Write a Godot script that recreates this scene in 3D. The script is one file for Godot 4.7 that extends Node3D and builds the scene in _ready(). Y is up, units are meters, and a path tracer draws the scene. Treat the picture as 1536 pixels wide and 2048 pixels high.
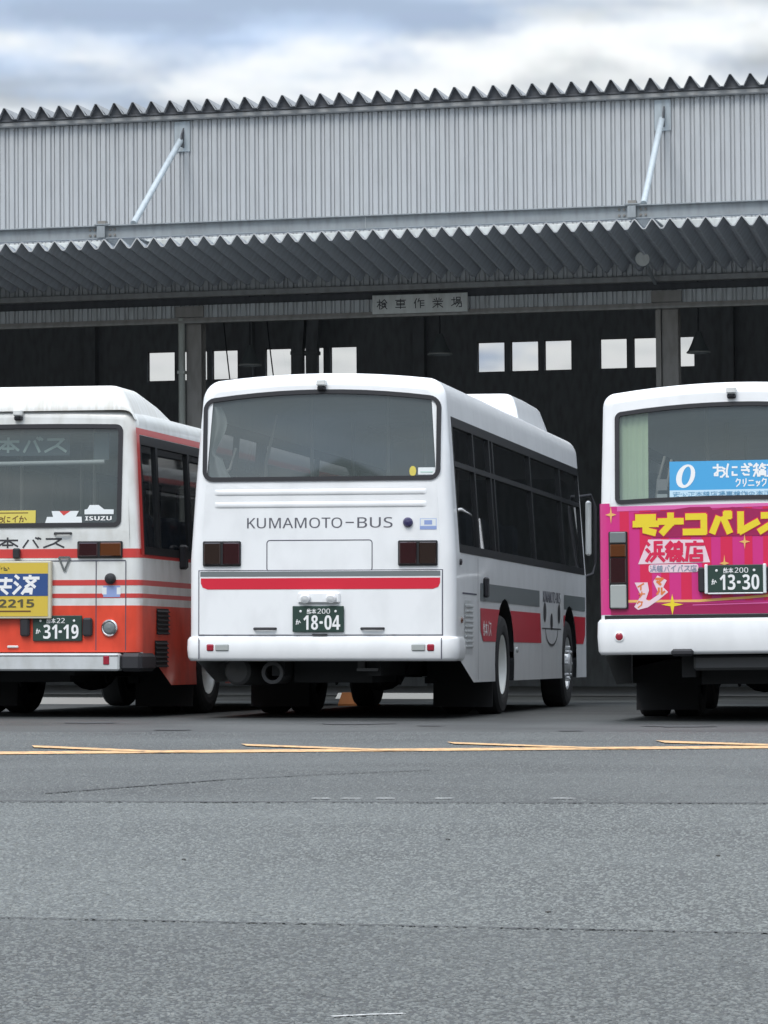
extends Node3D
# Bus yard behind a corrugated steel depot. y up, metres. Camera low in the yard, looking along -z.
# A bus is built in its own frame: origin on the ground under the middle of its rear face, +x its right side, -z its nose.
# The depot has its own frame: origin on the ground in the plane of its front wall, +x along the wall, +z out to the yard.

const GLYPH = {
	"本": "02-82|40-48|42-07|42-87|26-66", "バ": "32-18|52-78|60-71|70-81", "ス": "11-71-45-08|55-88", "パ": "32-18|52-78|60-70-71-61-60",
	"モ": "11-71|04-84|41-47-78", "ナ": "03-83|40-44-18", "コ": "11-71-78|08-78", "レ": "20-28-84", "ク": "30-13|31-71-65-28", "リ": "21-25|60-64-38",
	"ニ": "12-72|07-87", "ッ": "23-35|43-55|73-66-38", "お": "02-52|30-37-17-16-44-74-86-68-58|62-83", "に": "10-04-08-18|42-72|45-47-77",
	"ぎ": "12-62|14-64|30-65|26-37-67|70-81|60-71", "矯": "20-02|11-31|04-34|22-24-08|24-38|51-81|60-43|62-83|54-74|45-48|45-85-88|56-76-77-57-56",
	"正": "01-81|41-48|44-74|14-18|08-88", "共": "02-82|21-25|61-65|05-85|36-18|56-78", "済": "00-11|03-14|08-25|31-81|50-51|42-75|72-45|46-38|66-68|46-66|47-67",
	"検": "02-32|20-28|23-06|24-35|60-33|60-83|43-73|44-74-76-46-44|63-66-38|66-88", "車": "01-81|12-72-75-15-12|14-74|07-87|40-48",
	"作": "20-04|12-18|40-33|42-82|52-58|54-84|56-86", "業": "30-32|50-52|11-22|71-62|03-83|15-75|42-48|45-08|45-88",
	"場": "02-32|20-26|07-35|40-70-73-43-40|42-72|34-84|54-36|55-85-88-68|65-48", "浜": "00-11|03-14|08-25|40-45|40-70|42-72|62-65|35-85|46-28|66-88",
	"線": "20-02-13-31|31-04-34|25-28|15-07|35-36|60-51|41-71-74-44-41|42-72|64-68-58|45-65-38|75-66-88", "店": "40-41|01-81|11-08|43-46|44-74|26-76-78-28-26",
	"の": "42-37-17-04-22-52-74-57-48", "安": "40-41|02-01-81-82|04-84|42-16-78|63-18", "心": "13-05|32-37-67-66|44-55|73-85", "イ": "70-14|43-48",
	"熊": "20-02-42|03-33-36|03-06|04-34|50-53-83|54-56-86|07-08|27-28|47-48|67-68", "か": "03-43-47-37|20-08|62-85", "マ": "11-71-44|24-57", "ル": "21-25-08|51-58-85",
}

var M := {}
var paint_noise: NoiseTexture2D
var rng := RandomNumberGenerator.new()

# ---------------------------------------------------------------- small helpers
func lin(r: float, g: float, b: float) -> Color:
	return Color(r, g, b).linear_to_srgb()

func mat(called: String, c: Color, rough := 0.6, metal := 0.0, coat := 0.0) -> StandardMaterial3D:
	var m := StandardMaterial3D.new()
	m.resource_name = called
	m.albedo_color = c
	m.roughness = rough
	m.metallic = metal
	if coat > 0.0:
		m.clearcoat_enabled = true
		m.clearcoat = coat
		m.clearcoat_roughness = 0.06
	M[called] = m
	return m

func noise_tex(size: int, freq: float, kind: int, oct: int, stops: Array, seed_: int, normal := false) -> NoiseTexture2D:
	var f := FastNoiseLite.new()
	f.seed = seed_
	f.noise_type = kind
	f.frequency = freq
	f.fractal_type = FastNoiseLite.FRACTAL_FBM if oct > 1 else FastNoiseLite.FRACTAL_NONE
	f.fractal_octaves = oct
	var t := NoiseTexture2D.new()
	t.width = size
	t.height = size
	t.seamless = true
	t.seamless_blend_skirt = 0.15
	t.noise = f
	if normal:
		t.as_normal_map = true
		t.bump_strength = 4.0
	elif stops.size():
		var g := Gradient.new()
		var off := PackedFloat32Array()
		var col := PackedColorArray()
		for s in stops:
			off.append(s[0])
			col.append(s[1])
		g.offsets = off
		g.colors = col
		t.color_ramp = g
	return t

func new_st() -> SurfaceTool:
	var st := SurfaceTool.new()
	st.begin(Mesh.PRIMITIVE_TRIANGLES)
	return st

func obj(called: String, st: SurfaceTool, m: Material, parent: Node) -> MeshInstance3D:
	var o := MeshInstance3D.new()
	o.name = called
	o.mesh = st.commit()
	o.mesh.surface_set_material(0, m)
	parent.add_child(o, true)
	return o

func node(called: String, parent: Node) -> Node3D:
	var o := Node3D.new()
	o.name = called
	parent.add_child(o, true)
	return o

func tag(o: Node, label: String, category := "", group := "", kind := "") -> void:
	o.set_meta("label", label)
	if category: o.set_meta("category", category)
	if group: o.set_meta("group", group)
	if kind: o.set_meta("kind", kind)

func vert(st: SurfaceTool, p: Vector3, n: Vector3, uv: Vector2) -> void:
	st.set_normal(n)
	st.set_uv(uv)
	st.add_vertex(p)

func tri3(st: SurfaceTool, a: Vector3, b: Vector3, c: Vector3, na: Vector3, nb: Vector3, nc: Vector3) -> void:
	if (b - a).cross(c - a).dot(na + nb + nc) > 0.0:
		var t := b; b = c; c = t
		var u := nb; nb = nc; nc = u
	vert(st, a, na, Vector2(a.x, a.y)); vert(st, b, nb, Vector2(b.x, b.y)); vert(st, c, nc, Vector2(c.x, c.y))

func tri(st: SurfaceTool, a: Vector3, b: Vector3, c: Vector3, hint: Vector3) -> void:
	var n := (b - a).cross(c - a)
	if n.length() < 1e-12: return
	n = n.normalized()
	if n.dot(hint) < 0.0: n = -n
	tri3(st, a, b, c, n, n, n)

func quad(st: SurfaceTool, a: Vector3, b: Vector3, c: Vector3, d: Vector3, hint: Vector3) -> void:
	tri(st, a, b, c, hint)
	tri(st, a, c, d, hint)

func hexa(st: SurfaceTool, p: Array) -> void:   # p[0..3] one face in order, p[4..7] the opposite one
	var c := Vector3.ZERO
	for v in p: c += v / 8.0
	for f in [[0, 1, 2, 3], [4, 5, 6, 7], [0, 1, 5, 4], [1, 2, 6, 5], [2, 3, 7, 6], [3, 0, 4, 7]]:
		var m: Vector3 = (p[f[0]] + p[f[1]] + p[f[2]] + p[f[3]]) / 4.0
		quad(st, p[f[0]], p[f[1]], p[f[2]], p[f[3]], m - c)

func box(st: SurfaceTool, lo: Vector3, hi: Vector3) -> void:
	hexa(st, [Vector3(lo.x, lo.y, lo.z), Vector3(hi.x, lo.y, lo.z), Vector3(hi.x, hi.y, lo.z), Vector3(lo.x, hi.y, lo.z),
		Vector3(lo.x, lo.y, hi.z), Vector3(hi.x, lo.y, hi.z), Vector3(hi.x, hi.y, hi.z), Vector3(lo.x, hi.y, hi.z)])

func cbox(st: SurfaceTool, lo: Vector3, hi: Vector3, ch: float) -> void:   # box with chamfered edges
	var c := (lo + hi) / 2.0
	var h := (hi - lo) / 2.0
	ch = minf(ch, minf(h.x, minf(h.y, h.z)) * 0.9)
	var P := func(s: Vector3, ax: int) -> Vector3:   # corner s seen from the face of axis ax
		var v := h - Vector3(ch, ch, ch)
		v[ax] = h[ax]
		return c + v * s
	for ax in 3:
		var b := (ax + 1) % 3
		var d := (ax + 2) % 3
		for s in [-1.0, 1.0]:
			var q := []
			for k in [[-1, -1], [1, -1], [1, 1], [-1, 1]]:
				var v := Vector3.ZERO
				v[ax] = s; v[b] = k[0]; v[d] = k[1]
				q.append(P.call(v, ax))
			var n := Vector3.ZERO
			n[ax] = s
			quad(st, q[0], q[1], q[2], q[3], n)
		for sb in [-1.0, 1.0]:
			for sd in [-1.0, 1.0]:
				var u := Vector3.ZERO
				u[b] = sb; u[d] = sd; u[ax] = -1.0
				var w := u
				w[ax] = 1.0
				quad(st, P.call(u, b), P.call(w, b), P.call(w, d), P.call(u, d), Vector3(u.x, u.y, u.z) + Vector3(w.x, w.y, w.z))
	for sx in [-1.0, 1.0]:
		for sy in [-1.0, 1.0]:
			for sz in [-1.0, 1.0]:
				var s := Vector3(sx, sy, sz)
				tri(st, P.call(s, 0), P.call(s, 1), P.call(s, 2), s)

func tube(st: SurfaceTool, pts: Array, r: float, n := 8) -> void:
	var rings := []
	var cs := []
	for i in pts.size():
		var d: Vector3 = (pts[mini(i + 1, pts.size() - 1)] - pts[maxi(i - 1, 0)]).normalized()
		var s := d.cross(Vector3.UP if absf(d.y) < 0.9 else Vector3.RIGHT).normalized()
		var t := s.cross(d)
		var ring := []
		for k in n:
			ring.append((s * cos(TAU * k / n) + t * sin(TAU * k / n)))
		rings.append(ring)
	for i in pts.size() - 1:
		for k in n:
			var l := (k + 1) % n
			var a: Vector3 = pts[i] + rings[i][k] * r
			var b: Vector3 = pts[i] + rings[i][l] * r
			var c: Vector3 = pts[i + 1] + rings[i + 1][l] * r
			var d: Vector3 = pts[i + 1] + rings[i + 1][k] * r
			tri3(st, a, b, c, rings[i][k], rings[i][l], rings[i + 1][l])
			tri3(st, a, c, d, rings[i][k], rings[i + 1][l], rings[i + 1][k])
	for e in [0, pts.size() - 1]:
		var out: Vector3 = (pts[e] - pts[1 if e == 0 else e - 1])
		for k in n:
			tri(st, pts[e], pts[e] + rings[e][k] * r, pts[e] + rings[e][(k + 1) % n] * r, out)

func lathe(st: SurfaceTool, at: Vector3, axis: Vector3, prof: Array, n := 28) -> void:   # prof: [radius, along]
	axis = axis.normalized()
	var s := axis.cross(Vector3.UP if absf(axis.y) < 0.9 else Vector3.RIGHT).normalized()
	var t := axis.cross(s)
	for i in prof.size() - 1:
		var r0: float = prof[i][0]
		var r1: float = prof[i + 1][0]
		var h0: float = prof[i][1]
		var h1: float = prof[i + 1][1]
		var nn := Vector2(h1 - h0, r0 - r1).normalized()   # (radial, along) normal of the segment
		for k in n:
			var a0 := TAU * k / n
			var a1 := TAU * (k + 1) / n
			var d0 := s * cos(a0) + t * sin(a0)
			var d1 := s * cos(a1) + t * sin(a1)
			var n0 := d0 * nn.x + axis * nn.y
			var n1 := d1 * nn.x + axis * nn.y
			var a := at + d0 * r0 + axis * h0
			var b := at + d1 * r0 + axis * h0
			var c := at + d1 * r1 + axis * h1
			var d := at + d0 * r1 + axis * h1
			if r0 > 1e-5: tri3(st, a, b, c, n0, n1, n1)
			if r1 > 1e-5: tri3(st, a, c, d, n0, n1, n0)

func grid(st: SurfaceTool, P: Array, center: Vector3) -> void:   # smooth sheet through rows of points, normals away from center
	var rows := P.size()
	var cols: int = P[0].size()
	var N := []
	for i in rows:
		var r := []
		for j in cols:
			var du: Vector3 = P[mini(i + 1, rows - 1)][j] - P[maxi(i - 1, 0)][j]
			var dv: Vector3 = P[i][mini(j + 1, cols - 1)] - P[i][maxi(j - 1, 0)]
			var n := du.cross(dv)
			if n.length() < 1e-10: n = P[i][j] - center
			n = n.normalized()
			if n.dot(P[i][j] - center) < 0.0: n = -n
			r.append(n)
		N.append(r)
	for i in rows - 1:
		for j in cols - 1:
			tri3(st, P[i][j], P[i + 1][j], P[i + 1][j + 1], N[i][j], N[i + 1][j], N[i + 1][j + 1])
			tri3(st, P[i][j], P[i + 1][j + 1], P[i][j + 1], N[i][j], N[i + 1][j + 1], N[i][j + 1])

func prism(st: SurfaceTool, poly: PackedVector2Array, to3: Callable, n: Vector3, back: float) -> void:
	# flat polygon mapped by to3(point, depth); front face at depth 0, rim going back by `back`
	var idx := Geometry2D.triangulate_polygon(poly)
	for i in range(0, idx.size(), 3):
		tri(st, to3.call(poly[idx[i]], 0.0), to3.call(poly[idx[i + 1]], 0.0), to3.call(poly[idx[i + 2]], 0.0), n)
	if back != 0.0:
		var c := Vector2.ZERO
		for p in poly: c += p / poly.size()
		for i in poly.size():
			var a := poly[i]
			var b := poly[(i + 1) % poly.size()]
			var m: Vector3 = to3.call((a + b) / 2.0, 0.0) - to3.call(c, 0.0)
			quad(st, to3.call(a, 0.0), to3.call(b, 0.0), to3.call(b, back), to3.call(a, back), m)

func rounded(x0: float, x1: float, y0: float, y1: float, r: float, k := 6) -> PackedVector2Array:
	var out := PackedVector2Array()
	for q in [[x1 - r, y1 - r, 0.0], [x0 + r, y1 - r, 90.0], [x0 + r, y0 + r, 180.0], [x1 - r, y0 + r, 270.0]]:
		for i in k + 1:
			var a := deg_to_rad(q[2] + 90.0 * i / k)
			out.append(Vector2(q[0] + r * cos(a), q[1] + r * sin(a)))
	return out

func strokes(st: SurfaceTool, text: String, x0: float, x1: float, y0: float, y1: float, w: float, to3: Callable, slant := 0.0, from_z := 0.0) -> void:
	# brush-stroke lettering: every stroke a flat ribbon, each a hair above the one before
	var n := text.length()
	var cell := (x1 - x0) / n
	var gw := minf(cell * 0.86, 99.0)
	var z := from_z
	for i in n:
		var cx := x0 + cell * (i + 0.07)
		for line in GLYPH[text[i]].split("|"):
			var pts := []
			for t in line.split("-"):
				var gx := float(t.substr(0, 1)) / 8.0
				var gy := float(t.substr(1, 1)) / 8.0
				var y := y1 - gy * (y1 - y0)
				pts.append(Vector2(cx + gx * gw + (y - y0) * slant, y))
			for k in pts.size() - 1:
				var d: Vector2 = (pts[k + 1] - pts[k]).normalized()
				var s := Vector2(-d.y, d.x) * w / 2.0
				var a: Vector2 = pts[k] - d * w * 0.35
				var b: Vector2 = pts[k + 1] + d * w * 0.35
				z += 0.00004
				var f := to3.call(a, z) as Vector3
				var nn: Vector3 = to3.call(a, z + 0.01) - f
				quad(st, f, to3.call(b, z) + (to3.call(a + s, z) - f), to3.call(b, z) + (to3.call(a + s, z) - f), f, nn)
				quad(st, to3.call(a + s, z), to3.call(b + s, z), to3.call(b - s, z), to3.call(a - s, z), nn)

func letters(called: String, text: String, parent: Node3D, x0: float, x1: float, y0: float, y1: float, where: Callable, m: Material, bold := false) -> MeshInstance3D:
	# Latin letters and digits stretched to fill a box in the plane given by where(point, height)
	var f := SystemFont.new()
	f.font_names = PackedStringArray(["Droid Sans"])
	f.font_weight = 700 if bold else 400
	var t := TextMesh.new()
	t.font = f
	t.text = text
	t.font_size = 48
	t.pixel_size = 0.01
	t.depth = 0.02
	t.material = m
	var bb := t.get_aabb()
	var o := MeshInstance3D.new()
	o.name = called
	o.mesh = t
	var sx := (x1 - x0) / maxf(bb.size.x, 1e-4)
	var sy := (y1 - y0) / maxf(bb.size.y, 1e-4)
	var p0: Vector3 = where.call(Vector2(x0, y0), 0.0)
	var ex: Vector3 = (where.call(Vector2(x1, y0), 0.0) - p0).normalized()
	var ey: Vector3 = (where.call(Vector2(x0, y1), 0.0) - p0).normalized()
	var ez := ex.cross(ey)
	var b := Basis(ex * sx, ey * sy, ez * 0.1)
	o.transform = Transform3D(b, p0 - ex * bb.position.x * sx - ey * bb.position.y * sy + ez * 0.0005)
	parent.add_child(o, true)
	return o

# ---------------------------------------------------------------- materials
func make_materials() -> void:
	mat("white paint", lin(0.84, 0.85, 0.86), 0.35, 0.0, 0.5)
	mat("aged white paint", lin(0.70, 0.71, 0.70), 0.4, 0.0, 0.3)
	mat("orange paint", lin(0.72, 0.066, 0.030), 0.38, 0.0, 0.4)
	mat("red stripe", lin(0.56, 0.05, 0.045), 0.4, 0.0, 0.3)
	mat("crimson stripe", lin(0.62, 0.015, 0.04), 0.4, 0.0, 0.4)
	mat("grey stripe", lin(0.16, 0.18, 0.185), 0.45, 0.0, 0.3)
	mat("rubber", lin(0.018, 0.018, 0.022), 0.55)
	mat("tyre rubber", lin(0.022, 0.022, 0.024), 0.85)
	mat("chassis black", lin(0.018, 0.019, 0.021), 0.8)
	mat("dark steel", lin(0.07, 0.07, 0.072), 0.6, 0.3)
	mat("window black", lin(0.008, 0.009, 0.011), 0.55)
	mat("seam", lin(0.06, 0.06, 0.09), 0.7)
	mat("black print", lin(0.035, 0.035, 0.04), 0.5)
	mat("grey print", lin(0.11, 0.11, 0.13), 0.5)
	mat("white print", lin(0.8, 0.8, 0.8), 0.5)
	mat("plate green", lin(0.018, 0.045, 0.035), 0.5)
	mat("amber lens", lin(0.10, 0.028, 0.006), 0.18, 0.0, 0.8)
	mat("red lens", lin(0.026, 0.003, 0.005), 0.18, 0.0, 0.8)
	mat("dim lens", lin(0.022, 0.010, 0.007), 0.2, 0.0, 0.8)
	mat("reflector red", lin(0.30, 0.012, 0.03), 0.25, 0.0, 0.5)
	mat("clear lens", lin(0.38, 0.40, 0.39), 0.15, 0.0, 0.9)
	mat("chrome", lin(0.62, 0.63, 0.64), 0.18, 1.0)
	mat("alloy", lin(0.66, 0.67, 0.68), 0.4, 0.6)
	mat("wheel white", lin(0.82, 0.83, 0.81), 0.35, 0.0, 0.3)
	mat("bumper grey", lin(0.56, 0.58, 0.59), 0.4, 0.1)
	mat("seat blue", lin(0.045, 0.06, 0.09), 0.9)
	mat("cabin trim", lin(0.28, 0.29, 0.28), 0.8)
	mat("cabin floor", lin(0.06, 0.065, 0.065), 0.8)
	mat("rail", lin(0.55, 0.55, 0.5), 0.3, 0.3)
	mat("curtain cloth", lin(0.50, 0.56, 0.54), 0.9)
	mat("green curtain", lin(0.62, 0.80, 0.55), 0.9)
	mat("board yellow", lin(0.62, 0.45, 0.055), 0.5)
	mat("board blue", lin(0.025, 0.07, 0.22), 0.5)
	mat("board frame", lin(0.55, 0.52, 0.40), 0.5)
	mat("board print", lin(0.09, 0.08, 0.04), 0.6)
	mat("pale sticker", lin(0.46, 0.54, 0.74), 0.5)
	mat("sticker blue", lin(0.26, 0.34, 0.60), 0.5)
	mat("sticker white", lin(0.72, 0.75, 0.76), 0.5)
	mat("sticker yellow", lin(0.62, 0.52, 0.10), 0.5)
	mat("brown print", lin(0.14, 0.07, 0.02), 0.5)
	mat("lamp knob", lin(0.03, 0.025, 0.09), 0.3, 0.0, 0.6)
	mat("magenta", lin(0.62, 0.03, 0.22), 0.4, 0.0, 0.4)
	mat("cerise", lin(0.66, 0.018, 0.08), 0.4, 0.0, 0.4)
	mat("wine", lin(0.34, 0.012, 0.09), 0.4, 0.0, 0.4)
	mat("wrap pink", lin(0.74, 0.15, 0.42), 0.4, 0.0, 0.4)
	mat("print yellow", lin(0.80, 0.62, 0.03), 0.45, 0.0, 0.3)
	mat("print gold", lin(0.80, 0.46, 0.14), 0.45, 0.0, 0.3)
	mat("print pale pink", lin(0.78, 0.60, 0.66), 0.45)
	mat("print orange", lin(0.72, 0.20, 0.06), 0.45)
	mat("print grey blue", lin(0.24, 0.27, 0.36), 0.45)
	mat("ad blue", lin(0.06, 0.34, 0.64), 0.5)
	mat("ad pale", lin(0.50, 0.68, 0.80), 0.5)
	mat("ad print", lin(0.10, 0.28, 0.45), 0.5)
	mat("faint teal print", lin(0.50, 0.66, 0.60), 0.7)
	mat("roller panel", lin(0.085, 0.12, 0.13), 0.7)
	# roof unit with rain streaks
	var streak := mat("streaked white", lin(0.72, 0.72, 0.70), 0.5, 0.0, 0.1)
	streak.albedo_texture = noise_tex(512, 0.02, FastNoiseLite.TYPE_SIMPLEX, 4, [[0.0, Color(0.91, 0.90, 0.875)], [0.45, Color(0.955, 0.95, 0.94)], [0.7, Color(1, 1, 1)]], 5)
	streak.uv1_triplanar = true
	streak.uv1_scale = Vector3(1.6, 0.12, 1.6)
	# light road film on the older paint
	var film := noise_tex(512, 0.012, FastNoiseLite.TYPE_SIMPLEX, 5, [[0.0, Color(0.91, 0.905, 0.89)], [0.5, Color(0.975, 0.975, 0.97)], [0.75, Color(1, 1, 1)]], 8)
	for k in ["aged white paint", "orange paint", "bumper grey", "wheel white"]:
		M[k].albedo_texture = film
		M[k].uv1_triplanar = true
		M[k].uv1_scale = Vector3(0.7, 0.35, 0.7)
	var film2 := noise_tex(512, 0.01, FastNoiseLite.TYPE_SIMPLEX, 4, [[0.0, Color(0.965, 0.965, 0.965)], [0.6, Color(1, 1, 1)]], 9)
	M["white paint"].albedo_texture = film2
	M["white paint"].uv1_triplanar = true
	M["white paint"].uv1_scale = Vector3(0.5, 0.3, 0.5)
	# glass
	for g in [["dusty glass", 0.14, 0.175, 0.175, 0.36], ["rear glass", 0.15, 0.18, 0.182, 0.38], ["side glass", 0.010, 0.013, 0.016, 0.6], ["depot glass", 0.75, 0.8, 0.8, 0.12]]:
		var m := mat(g[0], lin(g[1], g[2], g[3]), 0.02)
		m.transparency = BaseMaterial3D.TRANSPARENCY_ALPHA
		m.albedo_color.a = g[4]
		m.metallic_specular = 0.7
		m.clearcoat_enabled = true
		m.clearcoat = 1.0
		m.clearcoat_roughness = 0.01
	M["rear glass"].metallic = 0.36
	M["dusty glass"].metallic = 0.10
	# steel building
	var weather := noise_tex(512, 0.015, FastNoiseLite.TYPE_SIMPLEX, 5, [[0.0, Color(0.88, 0.87, 0.86)], [0.5, Color(0.965, 0.965, 0.965)], [0.8, Color(1, 1, 1)]], 21)
	for a in [["siding steel", 0.44, 0.455, 0.465, 0.5, 0.15], ["roof steel", 0.30, 0.31, 0.32, 0.55, 0.2], ["canopy steel", 0.55, 0.59, 0.64, 0.6, 0.1], ["beam steel", 0.30, 0.33, 0.35, 0.5, 0.2],
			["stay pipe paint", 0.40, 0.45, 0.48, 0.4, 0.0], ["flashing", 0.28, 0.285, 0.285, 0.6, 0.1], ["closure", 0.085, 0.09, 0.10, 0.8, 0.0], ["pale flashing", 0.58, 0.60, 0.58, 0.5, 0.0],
			["lintel siding", 0.42, 0.44, 0.45, 0.6, 0.1], ["rail steel", 0.25, 0.25, 0.24, 0.5, 0.3], ["column steel", 0.24, 0.23, 0.215, 0.7, 0.1], ["pipe vinyl", 0.33, 0.35, 0.32, 0.5, 0.0],
			["inner wall", 0.33, 0.345, 0.36, 0.9, 0.0], ["sign white", 0.55, 0.57, 0.55, 0.5, 0.0], ["lamp shade", 0.25, 0.28, 0.29, 0.4, 0.2]]:
		var m := mat(a[0], lin(a[1], a[2], a[3]), a[4], a[5])
		m.albedo_texture = weather
		m.uv1_triplanar = true
		m.uv1_scale = Vector3(0.9, 0.25, 0.9)
	M["siding steel"].albedo_texture = film2
	mat("concrete", lin(0.30, 0.30, 0.285), 0.9)
	mat("chock wood", lin(0.42, 0.16, 0.05), 0.8)
	mat("stone", lin(0.06, 0.058, 0.055), 0.9)
	mat("hill green", lin(0.022, 0.034, 0.026), 1.0)
	# asphalt: aggregate in two sizes over broad tonal patches
	var agg := noise_tex(1024, 0.11, FastNoiseLite.TYPE_CELLULAR, 2, [[0.0, Color(0.36, 0.37, 0.38)], [0.35, Color(0.62, 0.63, 0.64)], [0.6, Color(0.84, 0.85, 0.86)], [1.0, Color(1, 1, 1)]], 31)
	var broad := noise_tex(1024, 0.006, FastNoiseLite.TYPE_SIMPLEX, 6, [[0.0, Color(0.50, 0.50, 0.51)], [0.4, Color(0.80, 0.805, 0.81)], [0.7, Color(0.95, 0.95, 0.95)], [1.0, Color(1, 1, 1)]], 33)
	for a in [["asphalt", 0.112, 0.119, 0.114], ["new asphalt", 0.156, 0.166, 0.158], ["near asphalt", 0.120, 0.127, 0.122]]:  # last one: darker tone stands in for brightness falling off towards the camera
		var m := mat(a[0], lin(a[1], a[2], a[3]), 0.55)
		m.albedo_texture = agg
		m.uv1_scale = Vector3(1.0, 1.0, 1.0)
		m.detail_enabled = true
		m.detail_albedo = broad
		m.detail_blend_mode = BaseMaterial3D.BLEND_MODE_MUL
		m.detail_uv_layer = BaseMaterial3D.DETAIL_UV_2
		m.heightmap_enabled = true
		m.heightmap_texture = agg
		m.heightmap_scale = 0.25
	var ag := mat("asphalt aggregate", Color(1, 1, 1), 0.45)
	ag.vertex_color_use_as_albedo = true
	mat("yellow road paint", lin(0.70, 0.41, 0.18), 0.7)
	M["yellow road paint"].albedo_texture = noise_tex(512, 0.03, FastNoiseLite.TYPE_SIMPLEX, 5, [[0.0, Color(0.55, 0.58, 0.66)], [0.42, Color(0.86, 0.87, 0.9)], [0.6, Color(1, 1, 1)]], 44)
	M["yellow road paint"].uv1_scale = Vector3(0.9, 0.9, 0.9)
	mat("worn white paint", lin(0.42, 0.42, 0.41), 0.8)
	mat("crack", lin(0.05, 0.051, 0.052), 0.95)

# ---------------------------------------------------------------- sky
func make_sky() -> Sky:
	var W := 4096
	var Hh := 2048
	var big := FastNoiseLite.new()
	big.seed = 41
	big.noise_type = FastNoiseLite.TYPE_SIMPLEX
	big.frequency = 0.55
	big.fractal_octaves = 5
	big.fractal_gain = 0.52
	big.domain_warp_enabled = true
	big.domain_warp_amplitude = 0.5
	big.domain_warp_frequency = 0.7
	var data := PackedByteArray()
	data.resize(W * Hh * 3)
	data.fill(150)
	for v in range(0, Hh / 2):
		var el := PI / 2.0 - (v + 0.5) / Hh * PI
		var step := 1 if el < deg_to_rad(22.0) else 4
		if step == 4 and v % 4 != 0:
			continue
		var sy := sin(el)
		var cy := cos(el)
		var k := cy / (sy + 0.035)
		var lum := 0.195 + 0.8 * sy
		var lift := clampf(1.0 - (rad_to_deg(el) - 8.8) / 1.5, 0.0, 1.0) * 0.8
		for u in range(0, W, step):
			var az := (u + 0.5) / W * TAU
			var px := cos(az) * k
			var pz := sin(az) * k
			var n := big.get_noise_2d(px, pz)
			var fine := big.get_noise_2d(px * 3.7 + 40.0, pz * 3.7)
			var bands := big.get_noise_3d(cos(az) * 3.0, sin(az) * 3.0, rad_to_deg(el) * 2.6)
			var t := clampf(0.42 + n * 1.25 + fine * 0.5 + bands * 0.30 + lift, 0.0, 1.0)
			t = t * t * (3.0 - 2.0 * t)
			var grey := clampf(0.5 + big.get_noise_2d(px * 1.1 + 200.0, pz * 1.1 + 13.0) * 1.5, 0.0, 1.0)
			var lo := Color(0.40, 0.50, 0.66).lerp(Color(0.40, 0.44, 0.48), grey * grey) * clampf(1.10 + fine * 0.35 + bands * 0.3, 0.9, 1.3)
			var body := clampf(0.66 + big.get_noise_2d(px * 2.3 + 310.0, pz * 2.3 + 50.0) * 1.6 + bands * 0.5 + lift, 0.0, 1.0)
			var c := lo.lerp(Color(0.56, 0.60, 0.63).lerp(Color(0.885, 0.91, 0.915), body), t) * lum
			c = Color(minf(c.r, 1.0), minf(c.g, 1.0), minf(c.b, 1.0)).linear_to_srgb()
			var r8 := int(c.r * 255.0)
			var g8 := int(c.g * 255.0)
			var b8 := int(c.b * 255.0)
			for dv in step:
				for du in step:
					var at := ((v + dv) * W + u + du) * 3
					data[at] = r8
					data[at + 1] = g8
					data[at + 2] = b8
	var im := Image.create_from_data(W, Hh, false, Image.FORMAT_RGB8, data)
	var pm := PanoramaSkyMaterial.new()
	pm.panorama = ImageTexture.create_from_image(im)
	pm.energy_multiplier = 2.45
	var s := Sky.new()
	s.sky_material = pm
	return s

# ---------------------------------------------------------------- bus
class Bus:
	var n: Node3D
	var hw := 1.14       # half width low down
	var L := 9.0
	var top := 2.92
	var ysh := 2.68      # shoulder where the roof begins to curve
	var xs := 1.05       # half width at the shoulder
	var rc := 0.17
	var crown := 0.05
	var r := 0.11        # rounding of the rear edges
	var yr := 0.49       # lower edge at the rear
	var ys := 0.30       # lower edge of the side skirts
	var ly := 1.94       # the rear leans forward from here up
	var lean := 0.07
	var band := [1.40, 2.55, -0.30, -8.75]
	var arches := [-2.86, -7.46]
	var ar := 0.60
	func half(y: float) -> float:
		return hw if y < 1.35 else hw - (hw - xs) * (y - 1.35) / (ysh - 1.35)
	func zr(y: float) -> float:
		return -maxf(0.0, y - ly) * lean
	func back(p: Vector2, h: float) -> Vector3:      # a point on the rear face, h out of it
		return Vector3(p.x, p.y, zr(p.y) + h)
	func right(p: Vector2, h: float) -> Vector3:     # p = (distance from the rear, height) on the right side
		return Vector3(half(p.y) + h, p.y, -p.x)
	func left(p: Vector2, h: float) -> Vector3:
		return Vector3(-half(p.y) - h, p.y, -p.x)
	func outline(yb: float) -> PackedVector2Array:   # right half, bottom to top
		var o := PackedVector2Array()
		for y in [yb, 0.9, 1.35, band[0], (band[0] + band[1]) / 2.0, band[1], ysh]:
			o.append(Vector2(half(y), y))
		var rcy := top - crown - ysh
		for i in range(1, 8):
			var a := PI / 2.0 * i / 7.0
			o.append(Vector2(xs - rc + rc * cos(a), ysh + rcy * sin(a)))
		for i in range(1, 7):
			var x := (xs - rc) * (1.0 - i / 6.0)
			o.append(Vector2(x, top - crown * pow(x / (xs - rc), 2.0)))
		return o

func ray_poly(c: Vector2, a: float, poly: PackedVector2Array) -> Vector2:
	var d := Vector2(cos(a), sin(a)) * 9.0
	var best := c + d
	for i in poly.size():
		var h = Geometry2D.segment_intersects_segment(c, c + d, poly[i], poly[(i + 1) % poly.size()])
		if h != null and c.distance_to(h) < c.distance_to(best): best = h
	return best

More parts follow.
